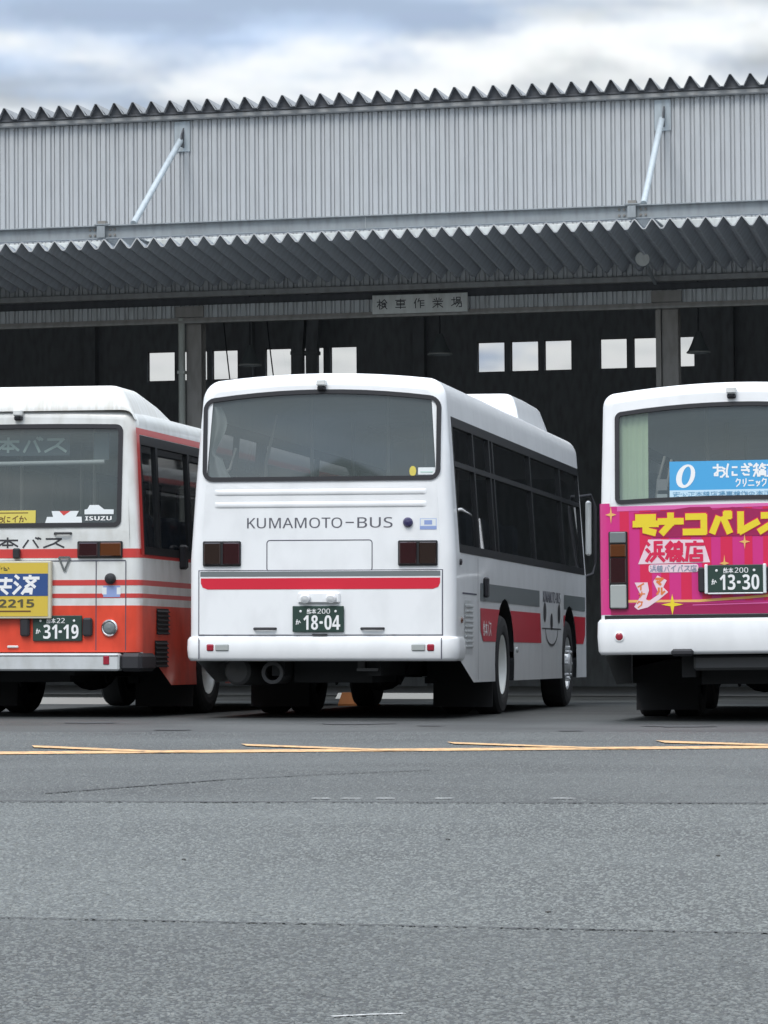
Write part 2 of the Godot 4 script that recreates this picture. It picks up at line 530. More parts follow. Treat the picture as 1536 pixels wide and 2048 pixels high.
func cap(st: SurfaceTool, b: Bus, yb: float, hole: PackedVector2Array, front: bool) -> PackedVector2Array:
	# rounded end of the body: from the full outline in to a flat face with a window opening
	var half := b.outline(yb)
	var loop := PackedVector2Array()
	for p in half: loop.append(p)
	for i in range(half.size() - 2, -1, -1): loop.append(Vector2(-half[i].x, half[i].y))
	for i in range(1, 12): loop.append(Vector2(lerpf(-half[0].x, half[0].x, i / 12.0), yb))
	var n := loop.size()
	var nor := PackedVector2Array()
	for i in n:
		var e1 := (loop[i] - loop[(i + n - 1) % n]).normalized()
		var e2 := (loop[(i + 1) % n] - loop[i]).normalized()
		var m := (Vector2(e1.y, -e1.x) + Vector2(e2.y, -e2.x)).normalized()
		nor.append(m / maxf(0.6, m.dot(Vector2(e1.y, -e1.x))))
	var mid := Vector3(0, 1.5, -b.L / 2.0)
	var put := func(p: Vector2, depth: float) -> Vector3:
		return Vector3(p.x, p.y, -b.L + maxf(0.0, p.y - 1.2) * 0.08 + depth) if front else Vector3(p.x, p.y, b.zr(p.y) - depth)
	var rows := []
	var face := PackedVector2Array()
	for k in 7:
		var a := PI / 2.0 * k / 6.0
		var row := []
		for i in n + 1:
			var q := loop[i % n] - nor[i % n] * b.r * (1.0 - cos(a))
			row.append(put.call(q, b.r * (1.0 - sin(a))))
			if k == 6 and i < n: face.append(q)
		rows.append(row)
	grid(st, rows, mid)
	var c := Vector2.ZERO
	for p in hole: c += p / hole.size()
	var angles := []
	for p in hole: angles.append(fposmod((p - c).angle(), TAU))
	for p in face: angles.append(fposmod((p - c).angle(), TAU))
	angles.sort()
	var nn := Vector3(0, 0, -1 if front else 1)
	for i in angles.size():
		var a0: float = angles[i]
		var a1: float = angles[(i + 1) % angles.size()]
		if absf(a1 - a0) < 1e-5: continue
		var h0 := ray_poly(c, a0, hole)
		var h1 := ray_poly(c, a1, hole)
		var f0 := ray_poly(c, a0, face)
		var f1 := ray_poly(c, a1, face)
		for s in 10:
			var t0 := s / 10.0
			var t1 := (s + 1) / 10.0
			quad(st, put.call(h0.lerp(f0, t0), 0.0), put.call(h1.lerp(f1, t0), 0.0), put.call(h1.lerp(f1, t1), 0.0), put.call(h0.lerp(f0, t1), 0.0), nn)
	return face

func side_poly(b: Bus) -> PackedVector2Array:   # (distance from the rear, height), wheel arches cut out
	var p := PackedVector2Array()
	p.append(Vector2(b.r, b.yr))
	p.append(Vector2(0.30, b.yr))
	p.append(Vector2(1.03, b.ys))
	for za in b.arches:
		var d: float = -za
		var a0 := asin((b.ys - 0.45) / b.ar)
		for i in 15:
			var a := lerpf(PI - a0, a0, i / 14.0)
			p.append(Vector2(d + b.ar * cos(a), 0.45 + b.ar * sin(a)))
	p.append(Vector2(b.L - b.r, b.ys))
	p.append(Vector2(b.L - b.r, b.band[0]))
	p.append(Vector2(b.r, b.band[0]))
	return p

func side_sheet(b: Bus, called: String, area: PackedVector2Array, h: float, m: Material, right: bool, parent: Node3D = null) -> void:
	var st := new_st()
	var any := false
	for poly in Geometry2D.intersect_polygons(side_poly(b), area):
		any = true
		prism(st, poly, (func(p, d): return b.right(p, h - d)) if right else (func(p, d): return b.left(p, h - d)), Vector3(1 if right else -1, 0, 0), 0.0)
	if any: obj(called, st, m, parent if parent else b.n)

func rect(x0: float, x1: float, y0: float, y1: float) -> PackedVector2Array:
	return PackedVector2Array([Vector2(x0, y0), Vector2(x1, y0), Vector2(x1, y1), Vector2(x0, y1)])

func bow_window(x0: float, x1: float, y0: float, y1: float, r: float, top_bow: float, low_bow: float) -> PackedVector2Array:
	var out := PackedVector2Array()
	var base := rounded(x0, x1, y0, y1, r)
	var cx := (x0 + x1) / 2.0
	var hwid := (x1 - x0) / 2.0
	# more points along the long edges so that they can bow
	for i in base.size():
		var p := base[i]
		var q := base[(i + 1) % base.size()]
		var steps := 10 if absf(p.x - q.x) > 0.5 else 1
		for s in steps:
			out.append(p.lerp(q, float(s) / steps))
	for i in out.size():
		var t := (out[i].x - cx) / hwid
		out[i].y += (1.0 - t * t) * (top_bow if out[i].y > (y0 + y1) / 2.0 else low_bow)
	return out

func inset(poly: PackedVector2Array, d: float) -> PackedVector2Array:
	var n := poly.size()
	var out := PackedVector2Array()
	for i in n:
		var e := (poly[(i + 1) % n] - poly[(i + n - 1) % n]).normalized()
		out.append(poly[i] - Vector2(e.y, -e.x) * d)
	return out

func ring(st: SurfaceTool, outer: PackedVector2Array, inner: PackedVector2Array, to3: Callable, h: float, back: float) -> void:
	var n := outer.size()
	for i in n:
		var j := (i + 1) % n
		var f: Vector3 = to3.call(outer[i], h)
		var nn: Vector3 = to3.call(outer[i], h + 1.0) - f
		quad(st, f, to3.call(outer[j], h), to3.call(inner[j], h), to3.call(inner[i], h), nn)
		var o := to3.call(outer[i], h) - to3.call(inner[i], h) as Vector3
		quad(st, f, to3.call(outer[j], h), to3.call(outer[j], back), to3.call(outer[i], back), o)
		quad(st, to3.call(inner[i], h), to3.call(inner[j], h), to3.call(inner[j], back), to3.call(inner[i], back), -o)

func wrap_strip(b: Bus, called: String, y0: float, y1: float, side: float, proud: float, m: Material, bulge := 0.0) -> MeshInstance3D:
	# band around the rear and both corners, running forward along the sides by `side`
	var plan := []
	plan.append(Vector2(-b.hw, -side))
	for i in 9:
		var a := PI + PI / 2.0 * i / 8.0
		plan.append(Vector2(-b.hw + b.r + b.r * cos(a), -b.r - b.r * sin(a)))
	for i in range(1, 10): plan.append(Vector2(lerpf(-b.hw + b.r, b.hw - b.r, i / 10.0), 0))
	for i in 9:
		var a := PI * 1.5 + PI / 2.0 * i / 8.0
		plan.append(Vector2(b.hw - b.r + b.r * cos(a), -b.r - b.r * sin(a)))
	plan.append(Vector2(b.hw, -side))
	var st := new_st()
	var sec := [[0.0, y0], [proud, y0], [proud, y1], [0.0, y1]]
	if bulge > 0.0:
		sec = [[-0.03, y0 + 0.004], [proud * 0.3, y0], [proud + bulge * 0.6, y0 + 0.03], [proud + bulge, (y0 + y1) / 2.0], [proud + bulge * 0.8, y1 - 0.025], [proud * 0.7, y1], [-0.03, y1 - 0.004]]
	var rows := []
	for i in plan.size():
		var e: Vector2 = (plan[mini(i + 1, plan.size() - 1)] - plan[maxi(i - 1, 0)]).normalized()
		var out := Vector2(-e.y, e.x)
		var row := []
		for s in sec:
			var q: Vector2 = plan[i] + out * s[0]
			row.append(Vector3(q.x, s[1], q.y + (b.zr(s[1]))))
		rows.append(row)
	if bulge > 0.0:
		grid(st, rows, Vector3(0, (y0 + y1) / 2.0, -b.L / 2.0))
	else:
		for k in sec.size() - 1:
			var two := []
			for r in rows: two.append([r[k], r[k + 1]])
			grid(st, two, Vector3(0, (y0 + y1) / 2.0, -b.L / 2.0) if k == 1 else Vector3(0, (y0 + y1) / 2.0, -b.L / 2.0))
	return obj(called, st, m, b.n)

func make_body(b: Bus, win: PackedVector2Array, paint: Material, bands: Array) -> void:
	var st := new_st()
	var shield := rounded(-b.hw + 0.2, b.hw - 0.2, 1.15, 2.45, 0.12)
	cap(st, b, b.yr, win, false)
	cap(st, b, b.ys, shield, true)
	var mid := Vector3(0, 1.5, -b.L / 2.0)
	var half := b.outline(b.yr)
	var up := []
	for p in half:
		if p.y >= b.band[1] - 0.001: up.append(p)
	var rows := [[], [], []]
	for i in up.size() * 2 - 1:
		var p: Vector2 = up[i] if i < up.size() else Vector2(-up[up.size() * 2 - 2 - i].x, up[up.size() * 2 - 2 - i].y)
		rows[0].append(Vector3(p.x, p.y, b.zr(p.y) - b.r))
		rows[1].append(Vector3(p.x, p.y, -b.L / 2.0))
		rows[2].append(Vector3(p.x, p.y, -b.L + maxf(0.0, p.y - 1.2) * 0.08 + b.r))
	grid(st, rows, mid)
	for s in [-1.0, 1.0]:
		for k in 2:   # pillars behind and ahead of the side glass
			var y0: float = b.band[0]
			for q in 2:
				var ya := lerpf(b.band[0], b.band[1], q / 2.0)
				var yb := lerpf(b.band[0], b.band[1], (q + 1) / 2.0)
				var za: float = b.zr(ya) - b.r if k == 0 else -b.L + (ya - 1.2) * 0.08 + b.r
				var zb: float = b.zr(yb) - b.r if k == 0 else -b.L + (yb - 1.2) * 0.08 + b.r
				var ze: float = b.band[2] if k == 0 else b.band[3]
				quad(st, Vector3(s * b.half(ya), ya, za), Vector3(s * b.half(yb), yb, zb), Vector3(s * b.half(yb), yb, ze), Vector3(s * b.half(ya), ya, ze), Vector3(s, 0, 0))
	obj("body_shell", st, paint, b.n)
	for s in [true, false]:
		for a in bands:
			side_sheet(b, "side_panel", rect(-1, 20, a[0], a[1]), 0.0, a[2], s)
	# wheel housings, floor and chassis
	for za in b.arches:
		for s in [-1.0, 1.0]:
			st = new_st()
			var rows2 := [[], []]
			for i in 17:
				var a := lerpf(PI + 0.25, -0.25, i / 16.0)
				rows2[0].append(Vector3(s * (b.hw - 0.004), 0.45 + b.ar * sin(a), za - b.ar * cos(a)))
				rows2[1].append(Vector3(s * (b.hw - 0.62), 0.45 + b.ar * sin(a), za - b.ar * cos(a)))
			grid(st, rows2, Vector3(s * 0.9, 5.0, za))
			var c := Vector3(s * (b.hw - 0.62), 0.45, za)
			for i in 16: tri(st, c, rows2[1][i], rows2[1][i + 1], Vector3(s, 0, 0))
			obj("wheel_housing", st, M["chassis black"], b.n)
	for s in [-1.0, 1.0]:
		st = new_st()
		var xa := minf(s * (b.hw - 0.57), s * (b.hw - 0.03))
		hexa(st, [Vector3(xa, 0.07, b.arches[0] + 0.55), Vector3(xa + 0.54, 0.07, b.arches[0] + 0.55), Vector3(xa + 0.54, 0.60, b.arches[0] + 0.52), Vector3(xa, 0.60, b.arches[0] + 0.52), Vector3(xa, 0.07, b.arches[0] + 0.56), Vector3(xa + 0.54, 0.07, b.arches[0] + 0.56), Vector3(xa + 0.54, 0.60, b.arches[0] + 0.53), Vector3(xa, 0.60, b.arches[0] + 0.53)])
		obj("mud_flap", st, M["tyre rubber"], b.n)
	st = new_st()
	var z_from := -0.12
	for za in b.arches:
		box(st, Vector3(-b.hw + 0.03, 0.60, za + b.ar + 0.02), Vector3(b.hw - 0.03, 0.64, z_from))
		box(st, Vector3(-b.hw + 0.64, 0.60, za - b.ar - 0.02), Vector3(b.hw - 0.64, 0.64, za + b.ar + 0.02))
		z_from = za - b.ar - 0.02
	box(st, Vector3(-b.hw + 0.03, 0.60, -b.L + 0.2), Vector3(b.hw - 0.03, 0.64, z_from))
	box(st, Vector3(-0.47, 0.36, -b.L + 0.5), Vector3(-0.36, 0.60, -0.25))
	box(st, Vector3(0.36, 0.36, -b.L + 0.5), Vector3(0.47, 0.60, -0.25))
	box(st, Vector3(-0.34, 0.30, -1.7), Vector3(0.34, 0.60, -0.55))
	box(st, Vector3(-0.95, 0.34, b.arches[1] + 1.9), Vector3(-0.5, 0.60, b.arches[0] - 0.9))
	box(st, Vector3(0.5, 0.33, b.arches[1] + 1.6), Vector3(0.98, 0.60, b.arches[0] - 1.2))
	tube(st, [Vector3(-0.8, 0.45, b.arches[0]), Vector3(0.8, 0.45, b.arches[0])], 0.11)
	lathe(st, Vector3(0, 0.43, b.arches[0] + 0.22), Vector3(0, 0, -1), [[0.0, 0.0], [0.14, 0.02], [0.22, 0.12], [0.22, 0.3], [0.1, 0.42], [0.0, 0.44]], 16)
	tube(st, [Vector3(-0.9, 0.40, b.arches[1]), Vector3(0.9, 0.40, b.arches[1])], 0.07)
	for s in [-1.0, 1.0]:   # leaf springs, air hoses and mud flaps
		box(st, Vector3(s * 0.55 - 0.05, 0.28, b.arches[0] - 0.6), Vector3(s * 0.55 + 0.05, 0.34, b.arches[0] + 0.6))
	for i in 5:
		var x := -0.3 + i * 0.17
		tube(st, [Vector3(x, 0.5, -0.9 - i * 0.1), Vector3(x + 0.05, 0.27 + 0.02 * (i % 3), -1.0 - i * 0.1), Vector3(x + 0.14, 0.5, -1.1 - i * 0.1)], 0.018, 6)
	obj("chassis", st, M["chassis black"], b.n)
	# cabin
	st = new_st()
	box(st, Vector3(-b.hw + 0.05, 1.06, -b.L + 0.3), Vector3(b.hw - 0.05, 1.09, -0.15))
	box(st, Vector3(-b.hw + 0.08, 0.70, -0.75), Vector3(b.hw - 0.08, 1.22, -0.18))
	obj("cabin_floor", st, M["cabin floor"], b.n)
	for row in 5:
		for s in [-1.0, 1.0]:
			st = new_st()
			var z := -0.85 - row * 0.95
			var xa := minf(s * 0.30, s * 1.0)
			var xb := maxf(s * 0.30, s * 1.0)
			cbox(st, Vector3(xa, 1.10, z - 0.45), Vector3(xb, 1.22, z), 0.03)
			cbox(st, Vector3(xa, 1.20, z - 0.05), Vector3(xb, 1.78, z + 0.06), 0.04)
			obj("seat", st, M["seat blue"], b.n)
	for row in 3:
		for s in [-1.0, 1.0]:
			st = new_st()
			var z := -1.3 - row * 1.9
			tube(st, [Vector3(s * 0.34, 1.2, z), Vector3(s * 0.34, b.top - 0.12, z)], 0.016, 8)
			obj("grab_pole", st, M["rail"], b.n)

func make_glass(b: Bus, win: PackedVector2Array, rows: Array, transom: float, gasket := 0.036, glass := "dusty glass") -> void:
	var w := node("rear_window", b.n)
	var st := new_st()
	ring(st, win, inset(win, gasket), b.back, 0.012, -0.03)
	obj("gasket", st, M["rubber"], w)
	st = new_st()
	prism(st, inset(win, gasket * 0.6), func(p, d): return b.back(p, -0.010 - d), Vector3(0, 0, 1), 0.0)
	obj("pane", st, M[glass], w)
	var ws := node("windshield", b.n)
	st = new_st()
	var sh := rounded(-b.hw + 0.2, b.hw - 0.2, 1.15, 2.45, 0.12)
	var fr := func(p: Vector2, d: float) -> Vector3: return Vector3(p.x, p.y, -b.L + maxf(0.0, p.y - 1.2) * 0.08 - d)
	prism(st, sh, fr, Vector3(0, 0, -1), 0.0)
	obj("pane", st, M["side glass"], ws)
	for s in [1.0, -1.0]:
		for i in rows.size() - 1:
			var z0: float = rows[i]
			var z1: float = rows[i + 1]
			var wn := node("side_window", b.n)
			st = new_st()
			var y0: float = b.band[0]
			var y1: float = b.band[1]
			var pt := func(y: float, z: float, o: float) -> Vector3: return Vector3(s * (b.half(y) + o), y, z)
			var bar := func(ya: float, yb: float, za: float, zb: float) -> void:
				hexa(st, [pt.call(ya, za, 0.004), pt.call(ya, zb, 0.004), pt.call(yb, zb, 0.004), pt.call(yb, za, 0.004), pt.call(ya, za, -0.04), pt.call(ya, zb, -0.04), pt.call(yb, zb, -0.04), pt.call(yb, za, -0.04)])
			bar.call(y0, y0 + 0.07, z0, z1)
			bar.call(y1 - 0.08, y1, z0, z1)
			bar.call(y0 + 0.07, y1 - 0.08, z0, z0 - 0.035)
			bar.call(y0 + 0.07, y1 - 0.08, z1 + 0.035, z1)
			if transom > 0.0: bar.call(transom, transom + 0.045, z0 - 0.035, z1 + 0.035)
			obj("window_frame", st, M["window black"], wn)
			st = new_st()
			quad(st, pt.call(y0 + 0.06, z0 - 0.02, -0.018), pt.call(y0 + 0.06, z1 + 0.02, -0.018), pt.call(y1 - 0.06, z1 + 0.02, -0.018), pt.call(y1 - 0.06, z0 - 0.02, -0.018), Vector3(s, 0, 0))
			obj("pane", st, M["side glass"], wn)

func make_wheels(b: Bus) -> void:
	for k in 2:
		for s in [-1.0, 1.0]:
			var w := node("wheel", b.n)
			w.position = Vector3(s * (b.hw - 0.135), 0.45, b.arches[k])
			var st := new_st()
			var ax := Vector3(s, 0, 0)
			var prof := [[0.27, -0.10], [0.30, -0.122], [0.36, -0.128], [0.425, -0.118], [0.447, -0.09], [0.4495, 0.0], [0.447, 0.09], [0.425, 0.118], [0.36, 0.128], [0.30, 0.122], [0.27, 0.10]]
			prof.reverse()
			lathe(st, Vector3.ZERO, -ax, prof, 40)
			for g in 3:   # tread grooves show as ribs
				pass
			obj("tyre", st, M["tyre rubber"], w)
			st = new_st()
			if k == 0:
				lathe(st, Vector3.ZERO, ax, [[0.272, 0.112], [0.262, 0.104], [0.245, 0.03], [0.225, -0.05], [0.15, -0.085], [0.145, -0.02], [0.10, 0.0], [0.0, 0.01]], 36)
			else:
				lathe(st, Vector3.ZERO, ax, [[0.272, 0.112], [0.258, 0.10], [0.24, 0.05], [0.205, 0.08], [0.13, 0.085], [0.11, 0.13], [0.09, 0.15], [0.0, 0.155]], 36)
			for i in 8:
				var a := TAU * i / 8.0
				var c := Vector3(0, cos(a), sin(a)) * (0.165 if k == 1 else 0.12)
				lathe(st, c + ax * (0.075 if k == 1 else -0.03), ax, [[0.022, 0.0], [0.022, 0.055], [0.012, 0.07], [0.0, 0.07]], 6)
			obj("rim", st, M["wheel white"] if k == 0 else M["alloy"], w)
			if k == 0:
				st = new_st()
				lathe(st, Vector3(-s * 0.30, 0, 0), -ax, prof, 32)
				obj("inner_tyre", st, M["tyre rubber"], w)

func plate(b: Bus, x0: float, y0: float, cls: String, num: String, proud: float, kana := "か") -> Node3D:
	var p := node("number_plate", b.n)
	var at := func(q: Vector2, h: float) -> Vector3: return b.back(q, proud + h)
	var st := new_st()
	cbox(st, Vector3(x0, y0, proud - 0.012), Vector3(x0 + 0.44, y0 + 0.22, proud), 0.006)
	obj("plate_sheet", st, M["plate green"], p)
	st = new_st()
	strokes(st, "熊本", x0 + 0.125, x0 + 0.205, y0 + 0.155, y0 + 0.195, 0.005, at, 0.0, 0.002)
	strokes(st, kana, x0 + 0.03, x0 + 0.07, y0 + 0.065, y0 + 0.105, 0.007, at, 0.0, 0.002)
	for sx in [0.07, 0.37]:
		lathe(st, at.call(Vector2(x0 + sx, y0 + 0.175), 0.0), Vector3(0, 0, 1), [[0.011, 0.001], [0.009, 0.005], [0.0, 0.006]], 10)
	obj("plate_print", st, M["white print"], p)
	letters("class_number", cls, p, x0 + 0.215, x0 + 0.215 + 0.036 * cls.length(), y0 + 0.155, y0 + 0.197, func(q, h): return at.call(q, h + 0.0015), M["white print"])
	letters("serial_digits", num.split("-")[0], p, x0 + 0.095, x0 + 0.22, y0 + 0.02, y0 + 0.142, func(q, h): return at.call(q, h + 0.0015), M["white print"], true)
	letters("serial_digits", num.split("-")[1], p, x0 + 0.275, x0 + 0.41, y0 + 0.02, y0 + 0.142, func(q, h): return at.call(q, h + 0.0015), M["white print"], true)
	st = new_st()
	prism(st, rounded(x0 + 0.232, x0 + 0.262, y0 + 0.07, y0 + 0.092, 0.008), func(q, d): return at.call(q, 0.002 - d), Vector3(0, 0, 1), 0.0)
	obj("plate_dash", st, M["white print"], p)
	return p

func rear_camera(b: Bus, x: float, y: float) -> void:
	var c := node("reversing_camera", b.n)
	var st := new_st()
	var z := b.zr(y)
	cbox(st, Vector3(x - 0.04, y, z - 0.06), Vector3(x + 0.04, y + 0.06, z + 0.06), 0.012)
	obj("camera_housing", st, M["aged white paint"], c)
	st = new_st()
	cbox(st, Vector3(x - 0.035, y - 0.035, z - 0.03), Vector3(x + 0.035, y + 0.002, z + 0.04), 0.008)
	lathe(st, Vector3(x, y - 0.012, z + 0.035), Vector3(0, -0.3, 1), [[0.018, 0.0], [0.016, 0.02], [0.0, 0.022]], 10)
	obj("camera_lens", st, M["rubber"], c)

func lamp_block(b: Bus, called: String, x0: float, x1: float, y0: float, y1: float, lenses: Array, side_by_side := true) -> void:
	var t := node(called, b.n)
	var st := new_st()
	cbox(st, Vector3(x0, y0, -0.02), Vector3(x1, y1, 0.022), 0.008)
	obj("lamp_housing", st, M["window black"], t)
	var n := lenses.size()
	var at := 0.0
	for i in n:
		var f: float = lenses[i][1]
		st = new_st()
		if side_by_side:
			cbox(st, Vector3(lerpf(x0, x1, at) + 0.014, y0 + 0.014, 0.018), Vector3(lerpf(x0, x1, at + f) - 0.008, y1 - 0.014, 0.034), 0.008)
		else:
			cbox(st, Vector3(x0 + 0.012, lerpf(y1, y0, at + f) + 0.005, 0.018), Vector3(x1 - 0.012, lerpf(y1, y0, at) - 0.005, 0.034), 0.008)
		at += f
		obj("lens", st, M[lenses[i][0]], t)

func line_on(st: SurfaceTool, pts: Array, w: float, to3: Callable, h := 0.0015) -> void:
	for k in pts.size() - 1:
		var d: Vector2 = (pts[k + 1] - pts[k]).normalized()
		var s := Vector2(-d.y, d.x) * w / 2.0
		var f: Vector3 = to3.call(pts[k], h)
		var hh := h + 0.00008 * k
		quad(st, to3.call(pts[k] + s, hh), to3.call(pts[k + 1] + s, hh), to3.call(pts[k + 1] - s, hh), to3.call(pts[k] - s, hh), to3.call(pts[k], h + 1.0) - f)

func flat_on(b: Bus, called: String, poly: PackedVector2Array, h: float, m: Material, parent: Node3D = null) -> MeshInstance3D:
	var st := new_st()
	prism(st, poly, func(p, d): return b.back(p, h - d), Vector3(0, 0, 1), 0.0)
	return obj(called, st, m, parent if parent else b.n)

func star(cx: float, cy: float, w: float, h: float) -> PackedVector2Array:
	var o := PackedVector2Array()
	for i in 8:
		var a := TAU * i / 8.0
		var r := 1.0 if i % 2 == 0 else 0.24
		o.append(Vector2(cx + w * r * cos(a), cy + h * r * sin(a)))
	return o

func ellipse(cx: float, cy: float, rx: float, ry: float, n := 20) -> PackedVector2Array:
	var o := PackedVector2Array()
	for i in n:
		o.append(Vector2(cx + rx * cos(TAU * i / n), cy + ry * sin(TAU * i / n)))
	return o

func front_mirror(b: Bus, s: float, reach := 0.20, arm: Material = null) -> void:
	var m := node("door_mirror", b.n)
	var st := new_st()
	var x := s * b.half(2.2)
	tube(st, [Vector3(x - s * 0.05, 2.25, -b.L + 0.1), Vector3(x + s * reach * 0.6, 2.28, -b.L - 0.10), Vector3(x + s * reach, 2.15, -b.L - 0.12), Vector3(x + s * reach, 1.55, -b.L - 0.12), Vector3(x + s * reach * 0.8, 1.42, -b.L - 0.08), Vector3(x + s * 0.02, 1.38, -b.L + 0.06)], 0.018, 8)
	obj("mirror_arm", st, arm if arm else M["rubber"], m)
	st = new_st()
	cbox(st, Vector3(x + s * 0.05 - 0.03, 1.62, -b.L - 0.20), Vector3(x + s * 0.05 + 0.03, 2.22, -b.L - 0.12), 0.02)
	obj("mirror_housing", st, M["aged white paint"], m)

# ---------------------------------------------------------------- the white bus in the middle
func white_bus() -> void:
	var b := Bus.new()
	b.n = node("city_bus", self)
	b.n.position = Vector3(-0.5336, 0, -29.41)
	b.n.rotation.y = deg_to_rad(-10.4)
	tag(b.n, "white bus with one red and one grey rear stripe and dark tinted side windows", "bus", "buses parked nose first at the depot")
	var win := bow_window(-1.02, 1.02, 2.0, 2.70, 0.09, 0.075, 0.0)
	make_body(b, win, M["white paint"], [[0.0, 1.5, M["white paint"]]])
	make_glass(b, win, [-0.30, -1.42, -2.36, -2.56, -5.0, -7.2, -8.75], 2.13, 0.036, "rear glass")
	make_wheels(b)
	rear_camera(b, 0.0, 2.80)
	front_mirror(b, 1.0, 0.13)
	front_mirror(b, -1.0)
	var n := b.n
	# bumper
	var bp := wrap_strip(b, "bumper", 0.485, 0.69, 0.40, 0.012, M["white paint"], 0.02)
	var st := new_st()
	for x in [-1.04, 1.035]:
		st = new_st()
		line_on(st, [Vector2(x, 0.50), Vector2(x, 0.68)], 0.008, func(p, h): return b.back(p, 0.0345 + h))
		obj("seam", st, M["seam"], bp)
	for s in [-1.0, 1.0]:
		var l := node("bumper_lamp", n)
		st = new_st()
		cbox(st, Vector3(minf(s * 0.78, s * 0.90), 0.568, 0.02), Vector3(maxf(s * 0.78, s * 0.90), 0.628, 0.040), 0.01)
		obj("reversing_lens", st, M["clear lens"], l)
		st = new_st()
		cbox(st, Vector3(minf(s * 0.912, s * 0.975), 0.568, 0.02), Vector3(maxf(s * 0.912, s * 0.975), 0.626, 0.040), 0.01)
		obj("reflector", st, M["reflector red"], l)
	# rear hatch
	st = new_st()
	cbox(st, Vector3(-1.045, 0.705, -0.02), Vector3(1.035, 1.243, 0.006), 0.005)
	var hatch := obj("engine_hatch", st, M["white paint"], n)
	st = new_st()
	ring(st, rect(-1.053, 1.043, 0.697, 1.251), rect(-1.045, 1.035, 0.705, 1.243), b.back, 0.0012, -0.01)
	obj("seam", st, M["seam"], n)
	flat_on(b, "grey_stripe", rect(-1.035, 1.022, 1.197, 1.240), 0.0085, M["grey stripe"], hatch)
	var red := PackedVector2Array([Vector2(-1.03, 1.182), Vector2(-1.03, 1.14), Vector2(-1.015, 1.105), Vector2(-0.97, 1.088), Vector2(0.96, 1.088), Vector2(1.005, 1.105), Vector2(1.02, 1.14), Vector2(1.02, 1.182)])
	flat_on(b, "red_stripe", red, 0.0085, M["crimson stripe"], hatch)
	for s in [[-0.567, -0.382], [0.351, 0.542]]:
		st = new_st()
		tube(st, [Vector3(s[0], 0.757, 0.005), Vector3(s[0] + 0.012, 0.757, 0.03), Vector3(s[1] - 0.012, 0.757, 0.03), Vector3(s[1], 0.757, 0.005)], 0.011, 8)
		obj("hatch_handle", st, M["rubber"], hatch)
	st = new_st()
	cbox(st, Vector3(-0.07, 0.700, 0.0), Vector3(0.06, 0.712, 0.02), 0.004)
	obj("hatch_latch", st, M["rubber"], hatch)
	var pl := node("plate_lamp", n)
	st = new_st()
	cbox(st, Vector3(-0.19, 0.968, 0.0), Vector3(0.17, 1.062, 0.03), 0.012)
	obj("lamp_base", st, M["white paint"], pl)
	for x in [-0.12, 0.10]:
		st = new_st()
		lathe(st, Vector3(x, 1.018, 0.025), Vector3(0, -0.35, 1), [[0.042, 0.0], [0.042, 0.035], [0.034, 0.05], [0.0, 0.056]], 18)
		obj("lamp_cap", st, M["white paint"], pl)
	plate(b, -0.235, 0.727, "200", "18-04", 0.028)
	# upper panel: service flap, ribs, lamps, lettering
	st = new_st()
	var flap := rounded(-0.465, 0.445, 1.235, 1.504, 0.03)
	ring(st, flap, inset(flap, 0.008), b.back, 0.0012, -0.01)
	obj("flap_seam", st, M["seam"], n)
	for y in [1.905, 1.80]:
		st = new_st()
		var rows := []
		for i in 9:
			var a := PI * i / 8.0
			var row := []
			for x in [-0.915, -0.88, 0.87, 0.905]:
				var e := 0.25 if absf(x) > 0.89 else 1.0
				row.append(Vector3(x, y + 0.026 * cos(a), -0.002 + 0.011 * sin(a) * e))
			rows.append(row)
		grid(st, rows, Vector3(0, y, -5))
		obj("pressed_rib", st, M["white paint"], n)
	lamp_block(b, "tail_lamp", -1.012, -0.685, 1.284, 1.496, [["dim lens", 0.5], ["red lens", 0.5]])
	lamp_block(b, "tail_lamp", 0.664, 0.998, 1.282, 1.494, [["red lens", 0.5], ["dim lens", 0.5]])
	letters("lettering", "KUMAMOTO", n, -0.632, 0.185, 1.603, 1.690, b.back, M["grey print"])
	letters("lettering", "BUS", n, 0.315, 0.615, 1.603, 1.690, b.back, M["grey print"])
	flat_on(b, "lettering", rect(0.215, 0.285, 1.643, 1.653), 0.0015, M["grey print"])
	st = new_st()
	lathe(st, Vector3(0.747, 1.645, 0), Vector3(0, 0, 1), [[0.042, 0.0], [0.042, 0.012], [0.03, 0.028], [0.0, 0.034]], 20)
	obj("signal_button", st, M["lamp knob"], n)
	var stk := flat_on(b, "sticker", rect(0.848, 0.99, 1.585, 1.678), 0.0015, M["pale sticker"])
	flat_on(b, "sticker_band", rect(0.848, 0.99, 1.585, 1.612), 0.0022, M["sticker blue"], stk)
	flat_on(b, "sticker_field", rect(0.855, 0.983, 1.615, 1.672), 0.0018, M["sticker white"], stk)
	flat_on(b, "sticker_mark", rect(0.885, 0.952, 1.625, 1.662), 0.0024, M["sticker blue"], stk)
	# things behind the rear glass
	var cur := new_st()
	var rows := []
	for i in 17:
		var y := 2.64 - i * 0.04
		var row := []
		for j in 10:
			var f := j / 9.0
			var wdt := 0.10 + 0.05 * sin(i * 0.45) + (0.06 if i > 10 else 0.0)
			row.append(Vector3(-0.98 + wdt * f, y, -0.09 - 0.03 * sin(f * 9.0)))
		rows.append(row)
	grid(cur, rows, Vector3(-0.9, 2.3, -3))
	obj("curtain", cur, M["curtain cloth"], n)
	st = new_st()
	tube(st, [Vector3(-0.94, 2.03, -0.2), Vector3(-0.84, 2.12, -0.25), Vector3(-0.80, 2.3, -0.3)], 0.014, 8)
	tube(st, [Vector3(-0.62, 1.5, -0.6), Vector3(-0.60, 2.2, -0.6), Vector3(-0.50, 2.6, -0.6)], 0.014, 8)
	obj("handrail", st, M["rail"], n)
	var wl := node("window_label", n)
